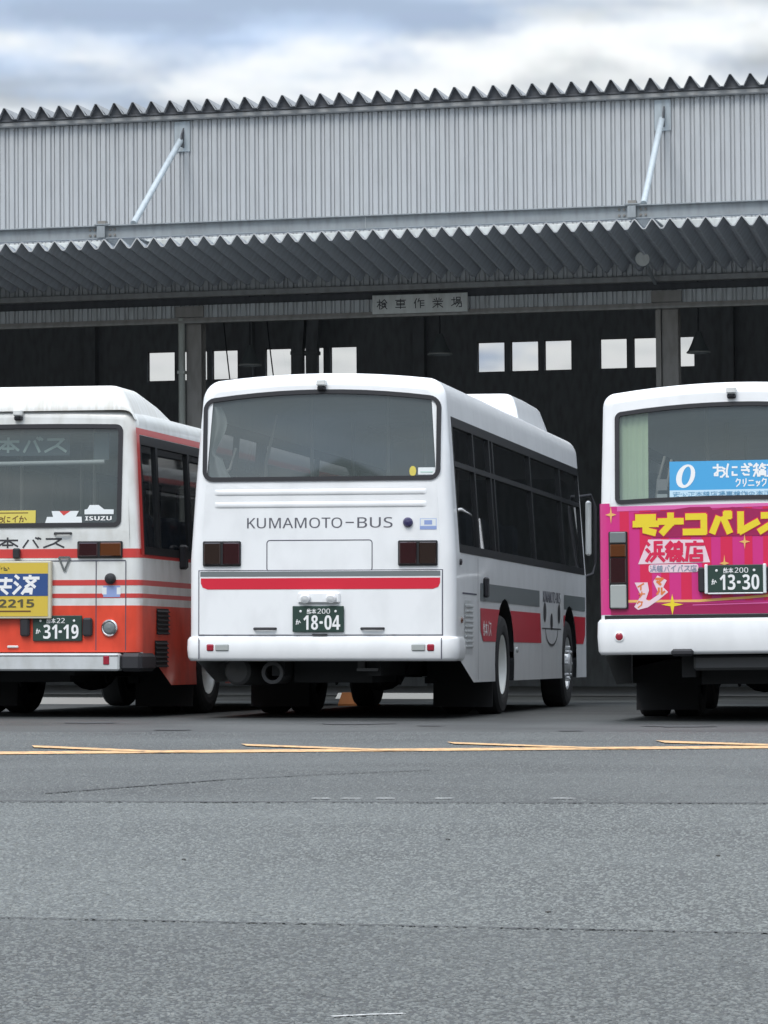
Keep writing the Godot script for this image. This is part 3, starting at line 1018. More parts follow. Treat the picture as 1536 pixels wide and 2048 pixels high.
	flat_on(b, "label_sheet", rect(0.83, 0.975, 2.045, 2.105), -0.006, M["sticker white"], wl)
	flat_on(b, "label_print", rect(0.85, 0.955, 2.062, 2.073), -0.0035, M["faint teal print"], wl)
	flat_on(b, "leaf_mark", ellipse(0.785, 2.075, 0.03, 0.045, 10), -0.004, M["sticker yellow"], wl)
	# right side livery
	var dec := node("side_livery", n)
	for a in [[1.41, 5.17, 1.008, 1.165, "grey stripe"], [7.02, 8.76, 1.008, 1.158, "grey stripe"]]:
		side_sheet(b, "grey_band", rect(a[0], a[1], a[2], a[3]), 0.003, M[a[4]], true, dec)
	var rb := PackedVector2Array([Vector2(1.40, 0.945), Vector2(1.42, 0.75), Vector2(1.56, 0.655), Vector2(5.3, 0.655), Vector2(5.22, 0.945)])
	side_sheet(b, "red_band", rb, 0.003, M["crimson stripe"], true, dec)
	side_sheet(b, "red_band", PackedVector2Array([Vector2(6.98, 0.945), Vector2(7.0, 0.655), Vector2(8.6, 0.655), Vector2(8.76, 0.75), Vector2(8.78, 0.945)]), 0.003, M["crimson stripe"], true, dec)
	for a in [[5.56, 0.96, 0.10, 0.10], [6.62, 0.955, 0.10, 0.10], [6.06, 0.87, 0.09, 0.085]]:
		side_sheet(b, "face_mark", ellipse(a[0], a[1], a[2], a[3]), 0.003, M["black print"], true, dec)
	st = new_st()
	var mouth := []
	for i in 13:
		var a := PI + PI * i / 12.0
		mouth.append(Vector2(6.06 + 0.46 * cos(a), 0.80 + 0.165 * sin(a)))
	line_on(st, mouth, 0.022, b.right, 0.003)
	line_on(st, [Vector2(5.35, 0.80), Vector2(6.78, 0.80)], 0.012, b.right, 0.003)
	obj("face_mark", st, M["black print"], dec)
	letters("side_lettering", "KUMAMOTO-BUS", dec, 5.42, 6.72, 1.06, 1.17, func(p, h): return b.right(p, h + 0.002), M["grey print"])
	st = new_st()
	strokes(st, "熊本バス", 1.55, 2.02, 0.71, 0.83, 0.014, func(p, h): return b.right(p, h + 0.004))
	obj("side_lettering", st, M["white print"], dec)
	st = new_st()
	prism(st, PackedVector2Array([Vector2(0.52, 1.0), Vector2(0.52, 0.62), Vector2(0.62, 0.54), Vector2(0.95, 0.54), Vector2(0.98, 1.0)]), func(p, d): return b.right(p, 0.002 - d), Vector3(1, 0, 0), 0.0)
	obj("side_vent", st, M["bumper grey"], n)
	for i in 9:
		st = new_st()
		cbox(st, Vector3(b.hw + 0.001, 0.60 + i * 0.043, -0.95), Vector3(b.hw + 0.012, 0.62 + i * 0.043, -0.56), 0.003)
		obj("vent_slat", st, M["bumper grey"], n)
	st = new_st()
	line_on(st, [Vector2(0.42, 1.06), Vector2(1.2, 1.06)], 0.014, b.right)
	line_on(st, [Vector2(1.28, 0.32), Vector2(1.28, 1.38)], 0.010, b.right)
	line_on(st, [Vector2(5.35, 0.31), Vector2(5.35, 0.64)], 0.010, b.right)
	obj("side_seam", st, M["seam"], n)
	st = new_st()
	cbox(st, Vector3(b.hw, 1.04, -1.69), Vector3(b.hw + 0.04, 1.22, -1.57), 0.015)
	obj("flap_handle", st, M["rubber"], n)
	for a in [[0.30, 1.32, "rubber"], [0.36, 0.83, "amber lens"], [3.62, 0.585, "clear lens"]]:
		st = new_st()
		lathe(st, b.right(Vector2(a[0], a[1]), 0.0), Vector3(1, 0, 0), [[0.028, 0.0], [0.026, 0.014], [0.0, 0.02]], 12)
		obj("side_marker", st, M[a[2]], n)
	# roof cooling unit
	var ac := node("roof_cooler", n)
	st = new_st()
	var pr := [[-6.30, 0.0], [-6.31, 0.04], [-6.315, 0.29], [-6.33, 0.325], [-6.38, 0.338], [-7.2, 0.345], [-8.25, 0.335], [-8.36, 0.30], [-8.68, 0.0]]
	var rws := []
	for q in pr:
		var row := []
		for i in 33:
			var x := 0.78 * signf(i - 16.0) * pow(absf(i - 16.0) / 16.0, 0.6)
			var e := 1.0 - pow(absf(x) / 0.78, 22.0)
			row.append(Vector3(x, b.top - 0.06 + q[1] * e + 0.0, q[0]))
		rws.append(row)
	grid(st, rws, Vector3(0, 2.4, -7.4))
	obj("cooler_cover", st, M["white paint"], ac)
	# exhaust and silencer low at the rear
	var ex := node("exhaust", n)
	st = new_st()
	lathe(st, Vector3(-0.80, 0.40, -0.32), Vector3(0.25, 0, -1), [[0.0, 0.0], [0.10, 0.015], [0.125, 0.04], [0.125, 0.62], [0.1, 0.66], [0.0, 0.67]], 22)
	obj("silencer", st, M["dark steel"], ex)
	st = new_st()
	lathe(st, Vector3(-0.46, 0.385, -0.22), Vector3(0, 0, -1), [[0.055, 0.3], [0.065, 0.03], [0.065, 0.0], [0.095, 0.0], [0.095, 0.45]], 22)
	obj("tail_pipe", st, M["dark steel"], ex)
	st = new_st()
	box(st, Vector3(0.28, 0.40, -0.32), Vector3(0.34, 0.485, -0.2))
	box(st, Vector3(0.28, 0.40, -0.23), Vector3(0.46, 0.425, -0.16))
	obj("tow_hook", st, M["dark steel"], n)

# ---------------------------------------------------------------- the orange and white bus
func orange_bus() -> void:
	var b := Bus.new()
	b.hw = 1.13; b.xs = 1.075; b.top = 2.68; b.ysh = 2.50; b.rc = 0.13; b.crown = 0.03; b.yr = 0.545; b.ys = 0.27; b.ly = 1.60; b.lean = 0.07; b.r = 0.09
	b.band = [1.40, 2.43, -0.13, -8.7]
	b.arches = [-2.45, -6.87]
	b.ar = 0.56
	b.n = node("city_bus", self)
	b.n.position = Vector3(-3.1926, 0, -30.2)
	b.n.rotation.y = deg_to_rad(-11.5)
	var n := b.n
	tag(n, "older white and orange bus with twin red stripes and a yellow advertising board", "bus", "buses parked nose first at the depot")
	var win := bow_window(-0.955, 0.955, 1.635, 2.52, 0.06, 0.012, 0.0)
	var W: Material = M["aged white paint"]
	var O: Material = M["orange paint"]
	var R: Material = M["red stripe"]
	make_body(b, win, W, [[0.0, 0.96, O], [0.96, 1.025, W], [1.025, 1.063, R], [1.063, 1.133, W], [1.133, 1.18, R], [1.18, 1.37, W], [1.37, 1.40, R]])
	make_glass(b, win, [-0.13, -0.66, -1.75, -3.2, -4.7, -6.2, -7.6, -8.7], 0.0, 0.038)
	make_wheels(b)
	rear_camera(b, 0.017, 2.60)
	wrap_strip(b, "orange_skirt", 0.56, 0.96, b.r + 0.002, 0.002, O)
	wrap_strip(b, "red_stripe", 1.025, 1.063, b.r + 0.002, 0.002, R)
	wrap_strip(b, "red_stripe", 1.133, 1.18, b.r + 0.002, 0.002, R)
	wrap_strip(b, "red_stripe", 1.37, 1.448, b.r + 0.002, 0.002, R)
	var st := new_st()
	# red surround of the side windows
	for q in [[rect(0.02, 8.75, 2.435, 2.49), 0.003], [rect(0.03, 0.125, 1.40, 2.435), 0.003]]:
		prism(st, q[0], func(p, d): return b.right(p, q[1] - d), Vector3(1, 0, 0), 0.0)
	obj("window_border", st, R, n)
	# roof hump with rain streaks
	st = new_st()
	var rows := []
	for q in [[0.0, -0.055, 1.0], [0.04, -0.058, 1.0], [0.18, -0.115, 1.0], [0.20, -0.13, 0.998], [0.218, -0.16, 0.99], [0.222, -0.75, 0.97], [0.21, -0.82, 0.97], [0.13, -1.35, 0.95], [0.0, -1.75, 0.94]]:
		var row := []
		for i in 41:
			var t := lerpf(-1.0, 1.0, i / 40.0)
			var x: float = 1.06 * q[2] * signf(t) * pow(absf(t), 0.45)
			var e := 1.0 - pow(absf(t), 16.0)
			row.append(Vector3(x * (1.0 - q[0] * 0.38 * e), 2.56 + (q[0] + 0.085) * e, q[1]))
		rows.append(row)
	grid(st, rows, Vector3(0, 2.2, -0.6))
	obj("roof_hump", st, M["streaked white"], n)
	# bumper: aluminium bar with black corner pieces
	var bp := node("bumper", n)
	st = new_st()
	cbox(st, Vector3(-0.965, 0.400, -0.05), Vector3(0.965, 0.550, 0.085), 0.015)
	obj("bumper_bar", st, M["bumper grey"], bp)
	for s in [-1.0, 1.0]:
		st = new_st()
		cbox(st, Vector3(minf(s * 0.968, s * 1.16), 0.395, -0.42), Vector3(maxf(s * 0.968, s * 1.16), 0.552, 0.08), 0.03)
		obj("bumper_corner", st, M["rubber"], bp)
		st = new_st()
		cbox(st, Vector3(s * 0.852 - 0.027, 0.453, 0.08), Vector3(s * 0.852 + 0.027, 0.528, 0.092), 0.005)
		obj("reflector", st, M["reflector red"], bp)
	st = new_st()
	line_on(st, [Vector2(-0.96, 0.528), Vector2(0.96, 0.528)], 0.008, func(p, h): return Vector3(p.x, p.y, 0.085 + h))
	obj("bumper_groove", st, M["dark steel"], bp)
	# rear hatch seams and fittings
	st = new_st()
	line_on(st, [Vector2(-1.0, 1.345), Vector2(1.0, 1.345)], 0.008, b.back, 0.003)
	for x in [-1.0, -0.74, 0.736, 1.0]: line_on(st, [Vector2(x, 0.575), Vector2(x, 1.34)], 0.008, b.back, 0.0031)
	obj("hatch_seam", st, M["seam"], n)
	lamp_block(b, "tail_lamp", 0.571, 0.971, 1.368, 1.513, [["red lens", 0.48], ["amber lens", 0.52]])
	lamp_block(b, "tail_lamp", -0.971, -0.571, 1.368, 1.513, [["amber lens", 0.52], ["red lens", 0.48]])
	st = new_st()
	tube(st, [Vector3(0.365, 1.582, 0.0), Vector3(0.375, 1.582, 0.03), Vector3(0.50, 1.582, 0.03), Vector3(0.511, 1.582, 0.0)], 0.011, 8)
	obj("grab_handle", st, M["dark steel"], n)
	st = new_st()
	strokes(st, "熊本バス", -0.37, 0.46, 1.462, 1.545, 0.015, func(p, h): return b.back(Vector2(p.x, p.y), h + 0.001))
	obj("lettering", st, M["black print"], n)
	st = new_st()
	cbox(st, Vector3(0.0, 1.365, 0.0), Vector3(0.06, 1.455, 0.05), 0.01)
	obj("board_hinge", st, M["rubber"], n)
	# triangular clasp
	st = new_st()
	line_on(st, [Vector2(0.405, 1.375), Vector2(0.505, 1.375), Vector2(0.455, 1.255), Vector2(0.405, 1.375)], 0.018, b.back, 0.012)
	obj("clasp", st, M["chrome"], n)
	st = new_st()
	lathe(st, Vector3(0.865, 1.19, 0.0), Vector3(0, 0, 1), [[0.048, 0.0], [0.046, 0.03], [0.028, 0.05], [0.0, 0.055]], 18)
	obj("signal_button", st, M["rubber"], n)
	flat_on(b, "sticker", rect(0.80, 0.95, 1.032, 1.128), 0.004, M["sticker blue"])
	flat_on(b, "sticker_wing", rect(0.79, 0.83, 1.055, 1.115), 0.0045, M["sticker white"])
	flat_on(b, "sticker_wing", rect(0.92, 0.955, 1.055, 1.115), 0.0045, M["sticker white"])
	var fl := node("fog_lamp", n)
	for s in [-1.0, 1.0]:
		st = new_st()
		lathe(st, Vector3(s * 0.859, 0.768, 0.0), Vector3(0, 0, 1), [[0.072, 0.0], [0.072, 0.02], [0.062, 0.03], [0.054, 0.022]], 26)
		obj("bezel", st, M["chrome"], fl)
		st = new_st()
		lathe(st, Vector3(s * 0.859, 0.768, 0.004), Vector3(0, 0, 1), [[0.058, 0.012], [0.04, 0.024], [0.0, 0.03]], 22)
		obj("lens", st, M["grey stripe"], fl)
	# advertising board
	var ad := node("advertising_board", n)
	st = new_st()
	cbox(st, Vector3(-0.62, 0.848, 0.005), Vector3(0.348, 1.343, 0.055), 0.006)
	obj("board_frame", st, M["board frame"], ad)
	flat_on(b, "board_face", rect(-0.60, 0.322, 0.868, 1.328), 0.058, M["board yellow"], ad)
	flat_on(b, "blue_panel", rect(-0.60, 0.322, 1.043, 1.235), 0.0595, M["board blue"], ad)
	st = new_st()
	strokes(st, "の安心", -0.27, -0.02, 1.26, 1.305, 0.007, func(p, h): return b.back(p, 0.060 + h))
	obj("board_lettering", st, M["board print"], ad)
	st = new_st()
	strokes(st, "共済", -0.24, 0.24, 1.065, 1.215, 0.026, func(p, h): return b.back(p, 0.061 + h), 0.12)
	obj("board_lettering", st, M["white print"], ad)
	letters("board_number", "92215", ad, -0.20, 0.20, 0.945, 1.015, func(p, h): return b.back(p, 0.0595 + h), M["board print"], true)
	flat_on(b, "board_small_print", rect(-0.5, 0.17, 0.905, 0.918), 0.0595, M["brown print"], ad)
	# plate and the dark fittings beside it
	plate(b, 0.176, 0.655, "22", "31-19", 0.020)
	for x in [0.065, 0.625]:
		st = new_st()
		cbox(st, Vector3(x, 0.695, 0.0), Vector3(x + 0.085, 0.855, 0.045), 0.015)
		obj("plate_lamp", st, M["rubber"], n)
	st = new_st()
	cbox(st, Vector3(-0.055, 0.597, 0.0), Vector3(0.045, 0.617, 0.02), 0.006)
	obj("hatch_latch", st, M["aged white paint"], n)
	# right side: vents and the door behind the corner
	for v in [[0.52, 0.92, 0.714, 0.941], [0.465, 0.88, 0.428, 0.662]]:
		var g := node("side_vent", n)
		st = new_st()
		prism(st, rect(v[0], v[1], v[2], v[3]), func(p, d): return b.right(p, 0.003 - d), Vector3(1, 0, 0), 0.0)
		obj("vent_opening", st, M["chassis black"], g)
		for i in 6:
			st = new_st()
			var y := lerpf(v[2], v[3], (i + 0.5) / 6.0)
			hexa(st, [b.right(Vector2(v[0], y), 0.004), b.right(Vector2(v[1], y), 0.004), b.right(Vector2(v[1], y - 0.015), 0.018), b.right(Vector2(v[0], y - 0.015), 0.018), b.right(Vector2(v[0], y + 0.006), 0.004), b.right(Vector2(v[1], y + 0.006), 0.004), b.right(Vector2(v[1], y - 0.009), 0.018), b.right(Vector2(v[0], y - 0.009), 0.018)])
			obj("vent_slat", st, M["chassis black"], g)
	st = new_st()
	cbox(st, Vector3(b.half(1.45) - 0.01, 1.30, -1.42), Vector3(b.half(1.45) + 0.06, 1.52, -1.30), 0.02)
	obj("door_handle", st, M["rubber"], n)
	# inside the rear glass: destination roller, rail, notices
	flat_on(b, "roller_panel", rect(-0.55, 0.44, 2.265, 2.45), -0.14, M["roller panel"])
	st = new_st()
	strokes(st, "熊本バス", -0.44, 0.42, 2.30, 2.42, 0.022, func(p, h): return b.back(p, -0.136 + h))
	obj("roller_lettering", st, M["faint teal print"], n)
	st = new_st()
	tube(st, [Vector3(-0.78, 2.185, -0.10), Vector3(0.78, 2.20, -0.10)], 0.02, 8)
	obj("window_rail", st, M["curtain cloth"], n)
	flat_on(b, "side_notice", rect(0.66, 0.80, 2.22, 2.46), -0.12, M["roller panel"])
	var s1 := node("window_sticker", n)
	flat_on(b, "sticker_sheet", PackedVector2Array([Vector2(0.625, 1.745), Vector2(0.885, 1.745), Vector2(0.885, 1.785), Vector2(0.80, 1.787), Vector2(0.75, 1.825), Vector2(0.67, 1.825), Vector2(0.65, 1.79), Vector2(0.625, 1.785)]), -0.004, M["sticker white"], s1)
	letters("sticker_lettering", "ISUZU", s1, 0.632, 0.868, 1.692, 1.728, func(p, h): return b.back(p, -0.006 + h), M["white print"], true)
	var s2 := node("window_sticker", n)
	flat_on(b, "sticker_sheet", PackedVector2Array([Vector2(0.275, 1.672), Vector2(0.605, 1.672), Vector2(0.60, 1.725), Vector2(0.55, 1.725), Vector2(0.575, 1.775), Vector2(0.33, 1.775), Vector2(0.345, 1.725), Vector2(0.29, 1.725)]), -0.004, M["sticker white"], s2)
	flat_on(b, "sticker_emblem", PackedVector2Array([Vector2(0.40, 1.775), Vector2(0.44, 1.735), Vector2(0.50, 1.775)]), -0.0035, M["red stripe"], s2)
	var s3 := node("window_sticker", n)
	flat_on(b, "sticker_sheet", rect(-0.42, 0.188, 1.662, 1.783), -0.004, M["sticker yellow"], s3)
	flat_on(b, "sticker_print", rect(-0.36, 0.12, 1.757, 1.766), -0.0035, M["brown print"], s3)
	st = new_st()
	strokes(st, "のおにイか", -0.24, 0.11, 1.682, 1.735, 0.008, func(p, h): return b.back(p, -0.0035 + h))
	obj("sticker_print", st, M["brown print"], s3)

# ---------------------------------------------------------------- the pink advertising bus
func pink_bus() -> void:
	var b := Bus.new()
	b.hw = 1.10; b.xs = 1.07; b.top = 2.735; b.ysh = 2.55; b.rc = 0.11; b.crown = 0.07; b.yr = 0.545; b.ys = 0.30; b.ly = 1.77; b.lean = 0.07; b.r = 0.09
	b.band = [1.40, 2.40, -0.30, -8.7]
	b.arches = [-2.75, -7.15]
	b.n = node("city_bus", self)
	b.n.position = Vector3(2.828, 0, -28.0)
	b.n.basis = Basis(Vector3.UP, deg_to_rad(-10.8)) * Basis(Vector3.BACK, 0.010)
	var n := b.n
	tag(n, "bus with a pink striped rear advertisement and yellow katakana above a white bumper", "bus", "buses parked nose first at the depot")
	var win := bow_window(-0.965, 0.965, 1.755, 2.50, 0.05, 0.07, 0.025)
	make_body(b, win, M["white paint"], [[0.0, 1.5, M["white paint"]]])
	make_glass(b, win, [-0.30, -1.6, -3.1, -4.6, -6.1, -7.5, -8.7], 2.05, 0.034)
	make_wheels(b)
	rear_camera(b, -0.02, 2.63)
	front_mirror(b, -1.0, 0.42, M["white paint"])
	front_mirror(b, 1.0)
	# bumper
	var bp := node("bumper", n)
	var st := new_st()
	var mb := wrap_strip(b, "bumper_cover", 0.545, 0.832, 0.5, 0.012, M["white paint"], 0.02)
	n.remove_child(mb)
	bp.add_child(mb, true)
	st = new_st()
	cbox(st, Vector3(-0.525, 0.530, 0.0), Vector3(-0.345, 0.590, 0.042), 0.02)
	obj("tow_cover", st, M["rubber"], bp)
	for s in [-1.0, 1.0]:
		st = new_st()
		lathe(st, Vector3(s * 0.941, 0.692, 0.03), Vector3(0, 0, 1), [[0.040, 0.0], [0.040, 0.006], [0.031, 0.008]], 22)
		obj("reflector_ring", st, M["white paint"], bp)
		st = new_st()
		lathe(st, Vector3(s * 0.941, 0.692, 0.034), Vector3(0, 0, 1), [[0.031, 0.003], [0.02, 0.008], [0.0, 0.010]], 20)
		obj("reflector", st, M["reflector red"], bp)
	st = new_st()
	box(st, Vector3(-1.06, 0.834, -0.03), Vector3(1.06, 0.862, 0.004))
	obj("bumper_gap", st, M["chassis black"], n)
	st = new_st()
	cbox(st, Vector3(-0.36, 0.415, -0.5), Vector3(0.9, 0.535, -0.10), 0.02)
	obj("under_guard", st, M["dark steel"], n)
	# printed wrap: magenta ground, cerise stripes, wine foot, gold line
	var ad := node("rear_advertisement", n)
	var area := rect(-1.01, 1.01, 0.868, 1.74)
	flat_on(b, "wrap_ground", area, 0.002, M["magenta"], ad)
	for s in [-1.0, 1.0]:   # the wrap goes on round the corners
		st = new_st()
		var rows := [[], []]
		for i in 7:
			var a := PI / 2.0 * i / 6.0
			for k in 2:
				rows[k].append(Vector3(s * (b.hw - b.r + (b.r + 0.002) * sin(a) * 1.0), [0.868, 1.765][k], -b.r + (b.r + 0.002) * cos(a)))
		grid(st, rows, Vector3(0, 1.3, -3))
		obj("wrap_corner", st, M["magenta"], ad)
	var x := -0.93
	var i := 0
	while x < 0.98:
		var w: float = [0.075, 0.095, 0.065, 0.085][i % 4]
		var st2 := flat_on(b, "cerise_stripe", rect(x, minf(x + w, 1.005), 0.97, 1.735), 0.003, M["cerise"], ad)
		x += w + [0.085, 0.075, 0.095][i % 3]
		i += 1
	flat_on(b, "wine_foot", rect(-1.01, 1.01, 0.866, 0.955), 0.0037, M["wine"], ad)
	flat_on(b, "pink_streak", PackedVector2Array([Vector2(-0.35, 0.936), Vector2(0.9, 0.956), Vector2(0.9, 0.968), Vector2(-0.35, 0.942)]), 0.0044, M["wrap pink"], ad)
	st = new_st()
	line_on(st, [Vector2(-1.01, 0.976), Vector2(-0.3, 0.972), Vector2(0.1, 0.995), Vector2(0.9, 1.06)], 0.020, b.back, 0.0048)
	obj("gold_line", st, M["print gold"], ad)
	flat_on(b, "pink_rim", PackedVector2Array([Vector2(-0.95, 1.70), Vector2(0.95, 1.735), Vector2(0.95, 1.752), Vector2(-0.95, 1.74)]), 0.0042, M["wrap pink"], ad)
	# yellow katakana on a wine shadow
	flat_on(b, "title_backing", PackedVector2Array([Vector2(-0.815, 1.685), Vector2(-0.56, 1.70), Vector2(-0.36, 1.725), Vector2(-0.20, 1.725), Vector2(-0.18, 1.70), Vector2(-0.02, 1.72), Vector2(0.20, 1.70), Vector2(0.62, 1.715), Vector2(0.62, 1.49), Vector2(-0.66, 1.485), Vector2(-0.80, 1.58)]), 0.0052, M["wine"], ad)
	for pass_ in 2:
		st = new_st()
		strokes(st, "モナコパレス", -0.82, 0.39, 1.525, 1.665, 0.070 if pass_ == 0 else 0.053, func(p, h): return b.back(p, 0.006 + 0.004 * pass_ + h))
		obj("title_lettering", st, M["cerise"] if pass_ == 0 else M["print yellow"], ad)
	# store name: white-pink outline, cerise strokes
	flat_on(b, "store_backing", PackedVector2Array([Vector2(-0.70, 1.47), Vector2(-0.26, 1.462), Vector2(-0.205, 1.28), Vector2(-0.785, 1.272)]), 0.0045, M["print pale pink"], ad)
	st = new_st()
	strokes(st, "浜線店", -0.725, -0.245, 1.298, 1.445, 0.026, func(p, h): return b.back(p, 0.006 + h))
	obj("store_lettering", st, M["cerise"], ad)
	flat_on(b, "branch_backing", rounded(-0.70, -0.30, 1.203, 1.268, 0.02, 3), 0.0046, M["print pale pink"], ad)
	st = new_st()
	strokes(st, "浜線バイパス店", -0.69, -0.31, 1.212, 1.258, 0.006, func(p, h): return b.back(p, 0.006 + h))
	obj("branch_lettering", st, M["print grey blue"], ad)
	# small slanted logo of two words
	flat_on(b, "logo_backing", PackedVector2Array([Vector2(-0.815, 1.125), Vector2(-0.71, 1.125), Vector2(-0.70, 1.06), Vector2(-0.725, 0.99), Vector2(-0.70, 0.975), Vector2(-0.62, 1.03), Vector2(-0.665, 1.13), Vector2(-0.63, 1.18), Vector2(-0.555, 1.14), Vector2(-0.585, 1.085), Vector2(-0.545, 1.045), Vector2(-0.62, 0.985), Vector2(-0.71, 0.925), Vector2(-0.79, 0.905), Vector2(-0.82, 0.93), Vector2(-0.765, 1.02)]), 0.0058, M["print pale pink"], ad)
	st = new_st()
	strokes(st, "マ", -0.655, -0.575, 1.10, 1.16, 0.02, func(p, h): return b.back(p, 0.007 + h))
	strokes(st, "ル", -0.64, -0.57, 1.03, 1.085, 0.016, func(p, h): return b.back(p, 0.007 + h))
	strokes(st, "イ", -0.80, -0.73, 1.065, 1.115, 0.012, func(p, h): return b.back(p, 0.007 + h))
	strokes(st, "ナ", -0.785, -0.73, 1.005, 1.05, 0.010, func(p, h): return b.back(p, 0.007 + h))
	strokes(st, "ク", -0.805, -0.745, 0.925, 0.975, 0.010, func(p, h): return b.back(p, 0.007 + h))
	obj("logo_lettering", st, M["print orange"], ad)
	for s in [[-1.0, 1.674, 0.045, 0.075], [0.073, 1.441, 0.045, 0.06], [-0.091, 1.27, 0.04, 0.07], [-0.513, 0.945, 0.09, 0.085], [-1.0, 1.152, 0.03, 0.05], [0.55, 1.38, 0.05, 0.07]]:
		flat_on(b, "gold_star", star(s[0], s[1], s[2], s[3]), 0.0065, M["print gold"] if s[2] < 0.06 else M["print yellow"], ad)
	# tail lamps
	lamp_block(b, "tail_lamp", -1.021, -0.868, 0.915, 1.538, [["grey stripe", 0.16], ["amber lens", 0.18], ["red lens", 0.34], ["clear lens", 0.32]], false)
	lamp_block(b, "tail_lamp", 0.868, 1.021, 0.915, 1.538, [["grey stripe", 0.16], ["amber lens", 0.18], ["red lens", 0.34], ["clear lens", 0.32]], false)
	# number plate in a bright frame
	st = new_st()
	cbox(st, Vector3(-0.30, 1.04, 0.004), Vector3(-0.248, 1.24, 0.05), 0.012)
	cbox(st, Vector3(0.245, 1.04, 0.004), Vector3(0.297, 1.24, 0.05), 0.012)
	obj("plate_lamp", st, M["rubber"], n)
	st = new_st()
	cbox(st, Vector3(-0.248, 1.025, 0.004), Vector3(-0.222, 1.262, 0.05), 0.006)
	cbox(st, Vector3(0.219, 1.025, 0.004), Vector3(0.245, 1.262, 0.05), 0.006)
	cbox(st, Vector3(-0.222, 1.022, 0.004), Vector3(0.219, 1.034, 0.05), 0.004)
	obj("plate_frame", st, M["sticker white"], n)
	plate(b, -0.221, 1.036, "200", "13-30", 0.048)
	# behind the glass: pale green curtain, blue clinic poster, notices
	st = new_st()
	var cr := [[], []]
	for k in 25:
		var t := k / 24.0
		for q in 2: cr[q].append(Vector3(lerpf(-0.945, -0.70, t), [1.76, 2.53][q], b.zr([1.76, 2.53][q]) - 0.05 - 0.006 * sin(t * 30.0)))
	grid(st, cr, Vector3(-0.8, 2.1, -3))
	obj("curtain", st, M["green curtain"], n)
	st = new_st()
	tube(st, [Vector3(-0.66, 1.75, -0.2), Vector3(-0.64, 1.95, -0.22), Vector3(-0.58, 2.15, -0.2)], 0.012, 6)
	tube(st, [Vector3(-0.56, 1.9, -0.15), Vector3(-0.52, 2.12, -0.15)], 0.012, 6)
	obj("hand_strap", st, M["rail"], n)
	var po := node("window_poster", n)
	flat_on(b, "poster_sheet", rect(-0.525, 0.55, 1.862, 2.095), -0.007, M["ad blue"], po)
	flat_on(b, "poster_foot", rect(-0.525, 0.55, 1.80, 1.862), -0.007, M["ad pale"], po)
	st = new_st()
	var zero_o := ellipse(-0.395, 1.975, 0.075, 0.095, 24)
	var zero_i := ellipse(-0.390, 1.978, 0.034, 0.075, 24)
	for k in zero_o.size(): zero_o[k].x += (zero_o[k].y - 1.975) * 0.2
	for k in zero_i.size(): zero_i[k].x += (zero_i[k].y - 1.975) * 0.2
	ring(st, zero_o, zero_i, b.back, -0.0055, -0.0065)
	obj("poster_logo", st, M["white print"], po)
	st = new_st()
	strokes(st, "おにぎ矯正", -0.18, 0.36, 1.965, 2.065, 0.015, func(p, h): return b.back(p, -0.0062 + h))
	strokes(st, "クリニック", 0.0, 0.26, 1.885, 1.945, 0.009, func(p, h): return b.back(p, -0.0062 + h))
	obj("poster_lettering", st, M["white print"], po)
	st = new_st()
	strokes(st, "安心正本線店場車検作の本正安", -0.50, 0.35, 1.812, 1.848, 0.004, func(p, h): return b.back(p, -0.0062 + h))
	obj("poster_small_print", st, M["ad print"], po)
	flat_on(b, "window_notice", rect(-0.63, -0.545, 1.865, 1.955), -0.02, M["cabin trim"])
	flat_on(b, "window_notice", rect(-0.63, -0.545, 1.79, 1.835), -0.02, M["curtain cloth"])

# ---------------------------------------------------------------- depot
func folded(x0: float, x1: float, pitch: float, y_low: float, h: float, flat_: float) -> Array:
	# zigzag profile of a folded-plate sheet: [x, y] with small flats at crest and trough
	var out := []
	var x := x0
	while x < x1:
		out.append(Vector2(x, y_low))
		out.append(Vector2(x + flat_, y_low))
		out.append(Vector2(x + pitch / 2.0, y_low + h))
		out.append(Vector2(x + pitch / 2.0 + flat_ * 0.5, y_low + h))
		x += pitch
	return out

func extrude_profile(st: SurfaceTool, prof: Array, z0: float, z1: float, dy: float, t: float) -> void:
	# sheet of thickness t along z; dy is the drop from z0 to z1
	for i in prof.size() - 1:
		var a: Vector2 = prof[i]
		var b: Vector2 = prof[i + 1]
		var n := Vector2(-(b - a).y, (b - a).x).normalized()
		if n.y < 0: n = -n
		var q := [Vector3(a.x, a.y, z0), Vector3(b.x, b.y, z0), Vector3(b.x, b.y + dy, z1), Vector3(a.x, a.y + dy, z1)]
		quad(st, q[0], q[1], q[2], q[3], Vector3(n.x, n.y, 0))
		var o := Vector3(0, -t / maxf(absf(n.y), 0.35), 0)
		quad(st, q[0] + o, q[1] + o, q[2] + o, q[3] + o, Vector3(-n.x, -n.y, 0))
		quad(st, q[0], q[1], q[1] + o, q[0] + o, Vector3(0, 0, 1))

func ribbed_wall(st: SurfaceTool, x0: float, x1: float, y0: float, y1: float, z: float, pitch: float, depth: float) -> void:
	# vertical box-rib siding: two ribs of different width in each pitch
	var x := x0
	var k := 0
	while x < x1:
		var w := pitch
		var pts := [Vector2(x, z), Vector2(x + w * 0.44, z), Vector2(x + w * 0.52, z - depth), Vector2(x + w * 0.58, z - depth), Vector2(x + w * 0.62, z - depth * 0.45), Vector2(x + w * 0.84, z - depth * 0.45), Vector2(x + w * 0.88, z - depth), Vector2(x + w * 0.93, z - depth), Vector2(x + w, z)]
		for i in pts.size() - 1:
			var a: Vector2 = pts[i]
			var b: Vector2 = pts[i + 1]
			quad(st, Vector3(a.x, y0, a.y), Vector3(b.x, y0, b.y), Vector3(b.x, y1, b.y), Vector3(a.x, y1, a.y), Vector3(-(b.y - a.y), 0, b.x - a.x))
		x += pitch
		k += 1

